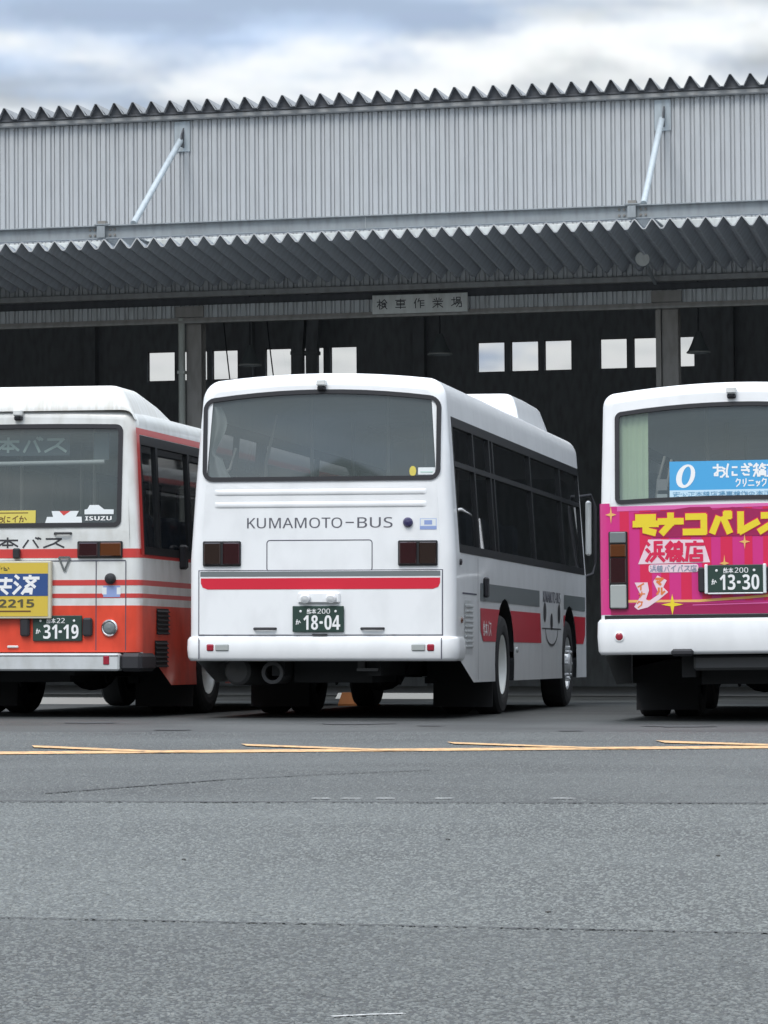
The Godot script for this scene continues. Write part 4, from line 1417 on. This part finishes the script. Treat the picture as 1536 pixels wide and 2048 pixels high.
func h_beam_x(st: SurfaceTool, x0: float, x1: float, y0: float, y1: float, z: float, w: float, t: float) -> void:
	box(st, Vector3(x0, y0, z - w / 2), Vector3(x1, y0 + t, z + w / 2))
	box(st, Vector3(x0, y1 - t, z - w / 2), Vector3(x1, y1, z + w / 2))
	box(st, Vector3(x0, y0 + t, z - t / 2), Vector3(x1, y1 - t, z + t / 2))

func depot() -> Transform3D:
	var d := node("bus_depot", self)
	d.transform = Transform3D(Basis(Vector3.UP, deg_to_rad(-13.4)) * Basis(Vector3.BACK, 0.0085), Vector3(0, 0, -44.6))
	tag(d, "grey corrugated steel depot shed with open bays behind the buses", "building")
	var X0 := -21.0
	var X1 := 17.0
	var Z1 := -16.0
	var st := new_st()
	ribbed_wall(st, X0, X1, 5.20, 7.50, 0.0, 0.126, 0.027)
	box(st, Vector3(X0, 5.2, -0.10), Vector3(X1, 7.52, -0.05))
	obj("front_siding", st, M["siding steel"], d)
	# roof
	st = new_st()
	var prof := folded(X0, X1, 0.2515, 7.600, 0.146, 0.055)
	extrude_profile(st, prof, 0.16, Z1 - 0.3, 0.0, 0.006)
	var roof := obj("folded_roof", st, M["roof steel"], d)
	st = new_st()
	var x := X0
	while x < X1:   # closing plate in the mouth of every rib
		quad(st, Vector3(x + 0.045, 7.595, 0.09), Vector3(x + 0.2515 + 0.02, 7.595, 0.09), Vector3(x + 0.1258 + 0.027, 7.735, 0.09), Vector3(x + 0.1258, 7.735, 0.09), Vector3(0, 0, 1))
		x += 0.2515
	obj("rib_closures", st, M["closure"], roof)
	st = new_st()
	cbox(st, Vector3(X0, 7.502, 0.0), Vector3(X1, 7.572, 0.085), 0.012)
	obj("eave_flashing", st, M["flashing"], d)
	st = new_st()
	box(st, Vector3(X0, 7.572, -0.1), Vector3(X1, 7.596, 0.10))
	obj("eave_purlin", st, M["closure"], d)
	# canopy
	var cn := node("canopy", d)
	st = new_st()
	var cp := folded(X0, X1, 0.2135, 5.575, 0.112, 0.032)
	extrude_profile(st, cp, 2.32, -0.04, -0.245, 0.005)
	obj("canopy_sheet", st, M["canopy steel"], cn)
	st = new_st()
	for i in cp.size() - 1:   # folded drip edge along the front of the sheet
		var a: Vector2 = cp[i]
		var b: Vector2 = cp[i + 1]
		var s := (b - a).normalized()
		var nn := Vector2(-s.y, s.x) * 0.007
		hexa(st, [Vector3(a.x - nn.x, a.y - nn.y, 2.305), Vector3(b.x - nn.x, b.y - nn.y, 2.305), Vector3(b.x + nn.x, b.y + nn.y, 2.305), Vector3(a.x + nn.x, a.y + nn.y, 2.305),
			Vector3(a.x - nn.x, a.y - nn.y, 2.335), Vector3(b.x - nn.x, b.y - nn.y, 2.335), Vector3(b.x + nn.x, b.y + nn.y, 2.335), Vector3(a.x + nn.x, a.y + nn.y, 2.335)])
	obj("drip_edge", st, M["siding steel"], cn)
	for k in 4:
		st = new_st()
		var xa: float = [-21.0, -11.6, 0.32, 9.0][k]
		var xb: float = [-11.606, 0.314, 8.994, 17.0][k]
		h_beam_x(st, xa, xb, 5.722, 5.890, 2.10, 0.12, 0.012)
		obj("front_beam", st, M["beam steel"], cn)
	for xx in [-9.2, -3.04, 3.61, 9.9]:
		st = new_st()
		h_beam_z(st, xx, 5.70, 5.90, 0.0, 2.035, 0.10, 0.012)
		obj("arm_beam", st, M["beam steel"], cn)
		st = new_st()
		box(st, Vector3(xx - 0.05, 5.735, 2.165), Vector3(xx + 0.05, 5.875, 2.180))
		obj("end_plate", st, M["beam steel"], cn)
		st = new_st()
		box(st, Vector3(xx - 0.09, 5.892, 2.03), Vector3(xx + 0.09, 5.907, 2.17))
		obj("cap_plate", st, M["beam steel"], cn)
		st = new_st()
		box(st, Vector3(xx - 0.05, 5.907, 2.05), Vector3(xx + 0.05, 5.945, 2.15))
		obj("anchor_block", st, M["column steel"], cn)
		for bx_ in [-0.16, -0.10, 0.10, 0.16]:
			for by in [5.77, 5.84]:
				st = new_st()
				lathe(st, Vector3(xx + bx_, by, 2.107), Vector3(0, 0, 1), [[0.016, 0.0], [0.016, 0.014], [0.0, 0.016]], 6)
				obj("bolt", st, M["column steel"], cn)
	for xx in [-8.9, -2.63, 3.665, 10.0]:
		st = new_st()
		tube(st, [Vector3(xx, 7.22, 0.10), Vector3(xx - 0.01 + (0.09 if xx > 3 else 0.0), 5.905, 2.10)], 0.040, 14)
		obj("stay_pipe", st, M["stay pipe paint"], cn)
		st = new_st()
		cbox(st, Vector3(xx - 0.105, 7.09, 0.002), Vector3(xx + 0.105, 7.49, 0.016), 0.005)
		obj("stay_plate", st, M["stay pipe paint"], cn)
		st = new_st()
		hexa(st, [Vector3(xx + 0.012, 7.14, 0.016), Vector3(xx + 0.012, 7.40, 0.016), Vector3(xx + 0.012, 7.30, 0.12), Vector3(xx + 0.012, 7.14, 0.18), Vector3(xx + 0.028, 7.14, 0.016), Vector3(xx + 0.028, 7.40, 0.016), Vector3(xx + 0.028, 7.30, 0.12), Vector3(xx + 0.028, 7.14, 0.18)])
		obj("stay_lug", st, M["closure"], cn)
	st = new_st()
	cbox(st, Vector3(X0, 5.70, 0.004), Vector3(X1, 5.96, 0.035), 0.008)
	obj("wall_flashing", st, M["pale flashing"], cn)
	# head of the openings
	st = new_st()
	cbox(st, Vector3(X0, 5.185, 0.0), Vector3(X1, 5.262, 0.10), 0.01)
	obj("gutter_flashing", st, M["flashing"], d)
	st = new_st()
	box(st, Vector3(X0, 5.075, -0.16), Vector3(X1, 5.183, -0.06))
	obj("recess_shade_strip", st, M["closure"], d)  # dark strip painted in for the shade of the recess below the flashing
	st = new_st()
	ribbed_wall(st, X0, X1, 4.925, 5.085, 0.012, 0.126, 0.02)
	box(st, Vector3(X0, 4.925, -0.16), Vector3(X1, 5.074, -0.055))
	obj("lintel_siding", st, M["lintel siding"], d)
	st = new_st()
	box(st, Vector3(X0, 4.885, -0.05), Vector3(X1, 4.923, 0.03))
	obj("door_rail_upper", st, M["column steel"], d)
	st = new_st()
	box(st, Vector3(X0, 4.852, -0.05), Vector3(X1, 4.883, 0.045))
	obj("door_rail", st, M["rail steel"], d)
	# columns and rain pipes
	for k in 4:
		var cx: float = [-8.7, -2.505, 3.72, 9.95][k]
		st = new_st()
		box(st, Vector3(cx - 0.10, -0.3, -0.055), Vector3(cx + 0.10, 5.06, -0.043))
		box(st, Vector3(cx - 0.10, -0.3, -0.255), Vector3(cx + 0.10, 5.06, -0.243))
		box(st, Vector3(cx - 0.006, -0.3, -0.243), Vector3(cx + 0.006, 5.06, -0.055))
		box(st, Vector3(cx - 0.22, 4.93, 0.02), Vector3(cx + 0.16, 5.07, 0.06))
		obj("column", st, M["column steel"], d)
		st = new_st()
		if k == 2:
			box(st, Vector3(cx - 0.18, -0.1, -0.09), Vector3(cx - 0.115, 4.85, -0.02))
			obj("door_guide", st, M["column steel"], d)
		else:
			tube(st, [Vector3(cx - 0.15, -0.1, 0.0), Vector3(cx - 0.15, 4.92, 0.0)], 0.045, 14)
			for by in [1.2, 2.7, 4.2]: box(st, Vector3(cx - 0.20, by, -0.06), Vector3(cx - 0.10, by + 0.04, 0.05))
			obj("rain_pipe", st, M["pipe vinyl"], d)
	# shell of the hall
	var wins := []
	for w in [[-8.083, -7.577], [-7.49, -6.98], [-6.89, -6.416], [-5.918, -5.439], [-5.326, -4.85], [-4.735, -4.252], [-2.099, -1.608], [-1.506, -1.012], [-0.915, -0.429], [0.058, 0.54], [0.642, 1.13], [1.22, 1.71]]: wins.append(w)
	st = new_st()
	var T := 0.12
	box(st, Vector3(X0, -0.3, Z1 - T), Vector3(X1, 5.46, Z1))
	box(st, Vector3(X0, 5.998, Z1 - T), Vector3(X1, 7.6, Z1))
	var lx := X0
	for w in wins:
		box(st, Vector3(lx, 5.46, Z1 - T), Vector3(w[0], 5.998, Z1))
		lx = w[1]
	box(st, Vector3(lx, 5.46, Z1 - T), Vector3(X1, 5.998, Z1))
	obj("back_wall", st, M["inner wall"], d)
	for xx in [X0, X1]:
		st = new_st()
		box(st, Vector3(xx - 0.06, -0.3, Z1), Vector3(xx + 0.06, 7.59, -0.11))
		obj("end_wall", st, M["inner wall"], d)
	st = new_st()
	box(st, Vector3(X0 + 0.06, 7.50, Z1 + 0.02), Vector3(X1 - 0.06, 7.585, -0.12))
	obj("ceiling_lining", st, M["inner wall"], d)
	for w in wins:
		var wn := node("window", d)
		st = new_st()
		for q in [[w[0], w[0] + 0.018, 5.46, 5.998], [w[1] - 0.018, w[1], 5.46, 5.998], [w[0] + 0.018, w[1] - 0.018, 5.46, 5.478], [w[0] + 0.018, w[1] - 0.018, 5.98, 5.998]]:
			box(st, Vector3(q[0], q[2], Z1 - 0.08), Vector3(q[1], q[3], Z1 - 0.04))
		obj("window_frame", st, M["column steel"], wn)
		st = new_st()
		quad(st, Vector3(w[0] + 0.018, 5.478, Z1 - 0.06), Vector3(w[1] - 0.018, 5.478, Z1 - 0.06), Vector3(w[1] - 0.018, 5.98, Z1 - 0.06), Vector3(w[0] + 0.018, 5.98, Z1 - 0.06), Vector3(0, 0, 1))
		obj("pane", st, M["depot glass"], wn)
	for xx in [-9.1, -6.2, -3.1, 2.3, 4.4, 8.0]:
		st = new_st()
		box(st, Vector3(xx - 0.1, -0.3, Z1 + 0.003), Vector3(xx + 0.1, 7.49, Z1 + 0.2))
		obj("wall_post", st, M["inner wall"], d)
	for zz in [-4.0, -8.0, -12.0]:
		st = new_st()
		h_beam_x(st, X0 + 0.07, X1 - 0.07, 7.15, 7.495, zz, 0.15, 0.012)
		obj("roof_girder", st, M["inner wall"], d)
	return d.transform

func h_beam_z(st: SurfaceTool, x: float, y0: float, y1: float, z0: float, z1: float, w: float, t: float) -> void:
	box(st, Vector3(x - w / 2, y0, z0), Vector3(x + w / 2, y0 + t, z1))
	box(st, Vector3(x - w / 2, y1 - t, z0), Vector3(x + w / 2, y1, z1))
	box(st, Vector3(x - t / 2, y0 + t, z0), Vector3(x + t / 2, y1 - t, z1))

func depot_things(T: Transform3D) -> void:
	var s := node("workshop_sign", self)
	s.transform = T * Transform3D(Basis(), Vector3(-0.095, 4.886, 0.075))
	tag(s, "weathered white board with five black kanji fixed over the bay opening", "sign")
	var st := new_st()
	cbox(st, Vector3(0, 0, -0.02), Vector3(1.247, 0.244, 0.0), 0.006)
	obj("sign_board", st, M["sign white"], s)
	st = new_st()
	for i in 5:
		var x := 0.055 + i * 0.243
		strokes(st, "検車作業場"[i], x, x + 0.15, 0.065, 0.185, 0.012, func(p, h): return Vector3(p.x, p.y, 0.002 + h))
	obj("sign_lettering", st, M["black print"], s)
	st = new_st()
	for x in [0.2, 1.05]: box(st, Vector3(x, 0.02, -0.06), Vector3(x + 0.03, 0.22, -0.021))
	obj("sign_bracket", st, M["column steel"], s)
	var lamps := [[-0.333, 4.80, -5.0, 0.17, "wide dark pendant lamp hanging inside under the sign board"], [-3.132, 4.72, -5.0, 0.16, "dark pendant lamp hanging inside beside the bay column with the rain pipe"], [3.36, 4.72, -5.0, 0.16, "dark pendant lamp hanging inside by the column with the door guide"]]
	for l in lamps:
		var p := node("pendant_lamp", self)
		p.transform = T * Transform3D(Basis(), Vector3(l[0], l[1], l[2]))
		tag(p, l[4], "lamp", "pendant lamps in the depot")
		st = new_st()
		lathe(st, Vector3.ZERO, Vector3.UP, [[l[3], 0.0], [l[3] * 0.96, 0.02], [l[3] * 0.6, 0.14], [l[3] * 0.34, 0.26], [0.04, 0.30], [0.0, 0.30]], 24)
		obj("lamp_shade", st, M["lamp shade"], p)
		st = new_st()
		lathe(st, Vector3.ZERO, Vector3.UP, [[l[3] + 0.006, 0.0], [l[3] + 0.010, 0.012], [l[3], 0.026]], 24)
		obj("shade_rim", st, M["pale flashing"], p)
		st = new_st()
		tube(st, [Vector3(0, 0.29, 0), Vector3(0, 7.5 - l[1], 0)], 0.012, 6)
		obj("lamp_stem", st, M["closure"], p)
		st = new_st()
		lathe(st, Vector3(0, 0.02, 0), Vector3.UP, [[0.0, -0.01], [0.045, 0.01], [0.05, 0.06], [0.02, 0.14], [0.0, 0.14]], 14)
		obj("bulb", st, M["clear lens"], p)
	var f := node("floodlight", self)
	f.transform = T * Transform3D(Basis(), Vector3(3.56, 5.16, 0.10))
	tag(f, "small pale floodlight on an arm under the canopy edge", "floodlight")
	st = new_st()
	tube(st, [Vector3(0, 0.0, 0.0), Vector3(0, 0.06, 0.30), Vector3(-0.01, 0.22, 0.72)], 0.022, 8)
	obj("arm", st, M["beam steel"], f)
	st = new_st()
	lathe(st, Vector3(-0.01, 0.25, 0.70), Vector3(-0.1, -0.25, 1), [[0.0, 0.0], [0.03, 0.0], [0.06, 0.05], [0.085, 0.12], [0.09, 0.14], [0.07, 0.135], [0.0, 0.125]], 16)
	obj("lamp_head", st, M["pale flashing"], f)
	for a in [[-5.25, -5.06, "slim dark air duct rising over a back window beside the pendant lamp"], [-5.0, -4.80, "second dark air duct beside the slim one over the back window"]]:
		var du := node("air_duct", self)
		du.transform = T * Transform3D(Basis(), Vector3((a[0] + a[1]) / 2.0, 0, -15.4))
		tag(du, a[2], "duct", "air ducts in the depot")
		st = new_st()
		var hw: float = (a[1] - a[0]) / 2.0
		cbox(st, Vector3(-hw, 0.0, -0.1), Vector3(hw, 5.86, 0.1), 0.02)
		hexa(st, [Vector3(-hw, 5.86, -0.1), Vector3(hw, 5.86, -0.1), Vector3(hw, 5.86, 0.1), Vector3(-hw, 5.86, 0.1), Vector3(-hw + 0.12, 7.45, -0.1), Vector3(hw + 0.12, 7.45, -0.1), Vector3(hw + 0.12, 7.45, 0.1), Vector3(-hw + 0.12, 7.45, 0.1)])
		obj("duct_run", st, M["inner wall"], du)
		st = new_st()
		cbox(st, Vector3(-hw - 0.02, 5.80, -0.12), Vector3(hw + 0.02, 5.87, 0.12), 0.01)
		obj("duct_collar", st, M["inner wall"], du)
	for c in [[-6.62, -6.42, -15.6, "thin slack cable hanging across a back window near the rain pipe"], [-5.84, -5.62, -15.6, "thin slack cable hanging across a back window above the white roof"]]:
		var cb := node("hanging_cable", self)
		cb.transform = T
		tag(cb, c[3], "cable", "cables hanging in the depot")
		st = new_st()
		var pts := []
		for i in 9: pts.append(Vector3(lerpf(c[0], c[1], i / 8.0), 7.16 - 2.0 * i / 8.0 - 0.1 * sin(PI * i / 8.0), c[2]))
		tube(st, pts, 0.012, 6)
		obj("cable", st, M["closure"], cb)

# ---------------------------------------------------------------- ground
func ground_sheet(called: String, poly: PackedVector2Array, y: float, m: Material, label := "") -> void:
	var st := SurfaceTool.new()
	st.begin(Mesh.PRIMITIVE_TRIANGLES)
	var idx := Geometry2D.triangulate_polygon(poly)
	for i in range(0, idx.size(), 3):
		var t := [poly[idx[i]], poly[idx[i + 1]], poly[idx[i + 2]]]
		var cr: float = (t[1] - t[0]).cross(t[2] - t[0])
		if cr < 0: t.reverse()
		for p in t:
			st.set_normal(Vector3.UP)
			st.set_uv(Vector2(p.x * 0.77 + p.y * 0.17, p.y * 0.77 - p.x * 0.17))
			st.set_uv2(p * 0.055)
			st.add_vertex(Vector3(p.x, y, p.y))
	st.generate_tangents()
	var o := obj(called, st, m, self)
	o.set_meta("kind", "structure")
	if label: o.set_meta("label", label)

func strip(pts: Array, w: float) -> PackedVector2Array:
	var a := PackedVector2Array()
	var c := PackedVector2Array()
	for i in pts.size():
		var d: Vector2 = (pts[mini(i + 1, pts.size() - 1)] - pts[maxi(i - 1, 0)]).normalized()
		var j := Vector2(-d.y, d.x) * w * 0.5 * (0.7 + 0.6 * rng.randf())
		a.append(pts[i] + j)
		c.append(pts[i] - j)
	c.reverse()
	a.append_array(c)
	return a

func fine_line(p0: Vector2, p1: Vector2, n: int, wob: float) -> Array:
	var out := []
	for i in n + 1:
		var q := p0.lerp(p1, float(i) / n)
		out.append(q + Vector2(0, rng.randf_range(-wob, wob)))
	return out

func ground() -> void:
	ground_sheet("ground", rect(-1500, 1500, -1500, 1500), 0.0, M["asphalt"], "grey asphalt bus yard")
	ground_sheet("pavement", PackedVector2Array([Vector2(-60, -15.9), Vector2(60, -9.1), Vector2(60, 30), Vector2(-60, 30)]), 0.004, M["new asphalt"], "paler asphalt strip of the yard")
	ground_sheet("pavement", PackedVector2Array([Vector2(-60, -22.61), Vector2(60, 8.99), Vector2(60, 40), Vector2(-60, 40)]), 0.007, M["near asphalt"], "darker near asphalt strip of the yard, tone standing in for light falloff")
	ground_sheet("depot_floor", PackedVector2Array([Vector2(-21, -52.0), Vector2(17, -43.0), Vector2(13.2, -58.5), Vector2(-24.6, -67.5)]), 0.004, M["concrete"], "concrete floor of the depot")
	var y := 0.0075
	ground_sheet("road_marking", PackedVector2Array([Vector2(-6.0, -18.10), Vector2(-2.269, -19.17), Vector2(2.445, -20.55), Vector2(6.0, -21.60), Vector2(6.0, -21.05), Vector2(2.366, -19.99), Vector2(-2.189, -18.66), Vector2(-6.0, -17.6)]), 0.004, M["yellow road paint"], "long yellow line on the asphalt")
	for q in [[Vector2(-2.06, -20.5), Vector2(-1.30, -19.42), Vector2(-1.0, -19.1), Vector2(-1.2, -18.95), Vector2(-2.0, -20.05)], [Vector2(-0.85, -20.85), Vector2(-0.10, -19.80), Vector2(0.20, -19.5), Vector2(0.0, -19.35), Vector2(-0.80, -20.4)], [Vector2(0.38, -21.32), Vector2(1.15, -20.15), Vector2(1.45, -19.85), Vector2(1.25, -19.7), Vector2(0.42, -20.85)], [Vector2(1.68, -21.7), Vector2(2.45, -20.55), Vector2(2.75, -20.25), Vector2(2.55, -20.1), Vector2(1.69, -21.1)], [Vector2(-3.2, -20.1), Vector2(-2.5, -19.2), Vector2(-2.5, -18.7), Vector2(-3.1, -19.6)]]:
		ground_sheet("road_marking", PackedVector2Array(q), 0.0062, M["yellow road paint"], "short slanting yellow bar on the asphalt")
	ground_sheet("pavement_seam", strip(fine_line(Vector2(-6.0, -12.85), Vector2(6.0, -12.16), 60, 0.012), 0.07), y, M["crack"], "dark joint between two asphalt strips")
	ground_sheet("pavement_seam", strip(fine_line(Vector2(-3.0, -7.56), Vector2(3.0, -5.98), 120, 0.003), 0.012), 0.0095, M["crack"], "thin dark crack across the asphalt")
	ground_sheet("pavement_seam", strip([Vector2(-1.3, -13.4), Vector2(-1.097, -13.914), Vector2(-0.676, -14.922), Vector2(-0.284, -15.548), Vector2(0.212, -16.158)], 0.022), 0.004, M["crack"], "faint slanting crack in the asphalt")
	for s in [[-0.265, -0.2], [-0.154, -0.085], [-0.03, 0.041], [0.189, 0.254], [0.617, 0.70]]:
		ground_sheet("road_marking", strip(fine_line(Vector2(s[0], -12.93), Vector2(s[1], -12.93), 5, 0.006), 0.04), 0.004, M["worn white paint"], "worn fleck of white line")
	ground_sheet("road_marking", strip(fine_line(Vector2(-0.075, -5.07), Vector2(0.03, -5.11), 14, 0.004), 0.014), 0.0088, M["worn white paint"], "worn fleck of white line")
	for o in [[-2.3, -27.6, 0.22], [-0.2, -27.3, 0.30], [0.35, -26.4, 0.12], [2.2, -26.2, 0.26], [1.3, -24.6, 0.10], [-1.5, -24.9, 0.14]]:
		var blot := PackedVector2Array()
		for i in 18:
			var a := TAU * i / 18.0
			var rr: float = o[2] * (0.65 + 0.5 * rng.randf())
			blot.append(Vector2(o[0] + rr * cos(a), o[1] + rr * sin(a) * 1.6))
		ground_sheet("oil_stain", blot, 0.004 if o[1] < -13.0 else 0.0068, M["crack"], "small dark oil stain on the asphalt")
	# loose stones
	for p in [[0.181, -9.982], [0.873, -9.168], [-0.512, -8.991], [0.334, -7.155], [-0.21, -6.15], [0.469, -6.471], [0.252, -5.805], [0.141, -5.456], [0.389, -5.248], [-0.566, -5.472]]:
		var st := new_st()
		var r := 0.005
		var rows := []
		for i in 5:
			var a := PI * i / 4.0
			var row := []
			for j in 8:
				var q := TAU * (j % 7) / 7.0
				var k := 1.0 + 0.25 * sin(q * 3.0 + p[0] * 40.0)
				row.append(Vector3(sin(a) * cos(q) * r * k * 1.3, 0.004 + r * 0.45 - cos(a) * r * 0.55, sin(a) * sin(q) * r * k))
			rows.append(row)
		grid(st, rows, Vector3(0, 0.008, 0))
		var o := obj("stone", st, M["stone"], self)
		o.position = Vector3(p[0], 0, p[1])
		tag(o, "tiny dark stone lying loose on the pale asphalt", "stone", "loose stones on the asphalt")
	for s in [[-3.4, -38.6, 0.42, "low concrete wheel stop beyond the orange bus"], [0.1, -43.3, 0.7, "long low concrete wheel stop beyond the white bus"]]:
		var w := node("wheel_stop", self)
		w.position = Vector3(s[0], 0, s[1])
		w.rotation.y = deg_to_rad(-13.0)
		tag(w, s[3], "wheel stop", "concrete wheel stops")
		var st := new_st()
		hexa(st, [Vector3(-s[2], 0, -0.09), Vector3(s[2], 0, -0.09), Vector3(s[2], 0, 0.09), Vector3(-s[2], 0, 0.09), Vector3(-s[2] + 0.03, 0.07, -0.06), Vector3(s[2] - 0.03, 0.07, -0.06), Vector3(s[2] - 0.03, 0.07, 0.06), Vector3(-s[2] + 0.03, 0.07, 0.06)])
		obj("block", st, M["concrete"], w)
	var ck := node("wheel_chock", self)
	ck.position = Vector3(-0.37, 0, -37.2)
	ck.rotation.y = deg_to_rad(-10.0)
	tag(ck, "small orange wooden wheel chock on the ground under the white bus", "wheel chock")
	var st := new_st()
	hexa(st, [Vector3(-0.10, 0, -0.12), Vector3(0.10, 0, -0.12), Vector3(0.10, 0, 0.10), Vector3(-0.10, 0, 0.10), Vector3(-0.10, 0.14, -0.12), Vector3(0.10, 0.14, -0.12), Vector3(0.10, 0.02, 0.10), Vector3(-0.10, 0.02, 0.10)])
	obj("wedge", st, M["chock wood"], ck)
	st = new_st()
	tube(st, [Vector3(0.09, 0.05, 0.0), Vector3(0.2, 0.012, 0.08), Vector3(0.34, 0.012, 0.02)], 0.010, 6)
	obj("pull_rope", st, M["chock wood"], ck)

func aggregate() -> void:
	# the stones of the worn surface stand out of the binder and give it its grain at this low angle
	var st := new_st()
	var ringp := []
	for j in 5: ringp.append(Vector3(cos(TAU * j / 5.0), 0.0, sin(TAU * j / 5.0)))
	for j in 5:
		var a: Vector3 = ringp[j]
		var b: Vector3 = ringp[(j + 1) % 5]
		var a2 := a * 0.6 + Vector3(0, 0.75, 0)
		var b2 := b * 0.6 + Vector3(0, 0.75, 0)
		quad(st, a, b, b2, a2, a + b)
		tri(st, a2, b2, Vector3(0, 0.95, 0), Vector3.UP)
	var me := st.commit()
	me.surface_set_material(0, M["asphalt aggregate"])
	var mm := MultiMesh.new()
	mm.transform_format = MultiMesh.TRANSFORM_3D
	mm.use_colors = true
	mm.mesh = me
	var count := 280000
	mm.instance_count = count
	var g := RandomNumberGenerator.new()
	g.seed = 91
	for i in count:
		var d := 4.3 + 20.0 * pow(g.randf(), 1.25)
		var x := g.randf_range(-0.15, 0.15) * d
		var r := g.randf_range(0.002, 0.0052)
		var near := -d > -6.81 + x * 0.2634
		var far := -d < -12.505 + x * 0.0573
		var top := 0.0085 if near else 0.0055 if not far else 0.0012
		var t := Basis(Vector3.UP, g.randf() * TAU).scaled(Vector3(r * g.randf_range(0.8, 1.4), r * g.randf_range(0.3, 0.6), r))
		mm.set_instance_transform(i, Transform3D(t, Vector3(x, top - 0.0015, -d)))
		var v := g.randf_range(0.042, 0.135) if near else g.randf_range(0.042, 0.14) if far else g.randf_range(0.06, 0.18)  # near stones darkened too, following the painted falloff of the near strip
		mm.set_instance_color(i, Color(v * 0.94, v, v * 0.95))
	var o := MultiMeshInstance3D.new()
	o.name = "asphalt_aggregate"
	o.multimesh = mm
	add_child(o)
	tag(o, "grit and small stones standing out of the near asphalt", "grit", "", "stuff")

func hills() -> void:
	# wooded ridge across the valley behind the camera; the rear windows mirror it
	var f := FastNoiseLite.new()
	f.seed = 12
	f.frequency = 0.0045
	f.fractal_octaves = 5
	var st := new_st()
	var rows := []
	for i in 14:
		var row := []
		var t := i / 13.0
		for j in 351:
			var x := lerpf(-900.0, 500.0, j / 350.0)
			var crest := 118.0 + 8.0 * f.get_noise_2d(x * 2.2, 3.0) + 35.0 * exp(-pow((x + 295.0) / 45.0, 2.0)) + 9.0 * exp(-pow((x + 296.0) / 8.0, 2.0)) + 6.0 * exp(-pow((x + 279.0) / 4.0, 2.0))
			var prof := sin(PI * minf(t * 1.0, 1.0))
			var h := crest * pow(prof, 1.3) - 2.0
			row.append(Vector3(x, maxf(h, -2.0), 520.0 + t * 420.0))
		rows.append(row)
	grid(st, rows, Vector3(-200, -3000, 700))
	var o := obj("hills", st, M["hill green"], self)
	o.set_meta("kind", "structure")
	o.set_meta("label", "dark wooded ridge far across from the depot")

func _ready() -> void:
	rng.seed = 4
	var cam := Camera3D.new()
	cam.name = "camera"
	cam.position = Vector3(0, 0.527, 0)
	cam.rotation.x = atan((1312.0 - 1024.0) / 7000.0)
	cam.fov = rad_to_deg(2.0 * atan(1024.0 / 7000.0))
	cam.near = 0.05
	cam.far = 4000.0
	cam.current = true
	add_child(cam)
	var env := Environment.new()
	env.background_mode = Environment.BG_SKY
	env.sky = make_sky()
	env.tonemap_mode = Environment.TONE_MAPPER_LINEAR
	env.tonemap_exposure = 1.42
	env.sdfgi_enabled = true
	env.ssao_enabled = true
	env.ssil_enabled = true
	var we := WorldEnvironment.new()
	we.name = "world"
	we.environment = env
	add_child(we)
	var sun := DirectionalLight3D.new()
	sun.name = "sun"
	sun.light_energy = 0.5
	sun.light_angular_distance = 25.0
	sun.light_color = Color(1.0, 0.98, 0.95)
	sun.shadow_enabled = true
	sun.look_at_from_position(Vector3(-0.45, 1.3, 0.8), Vector3.ZERO, Vector3.UP)
	add_child(sun)
	make_materials()
	ground()
	aggregate()
	hills()
	var T := depot()
	white_bus()
	orange_bus()
	pink_bus()
	depot_things(T)
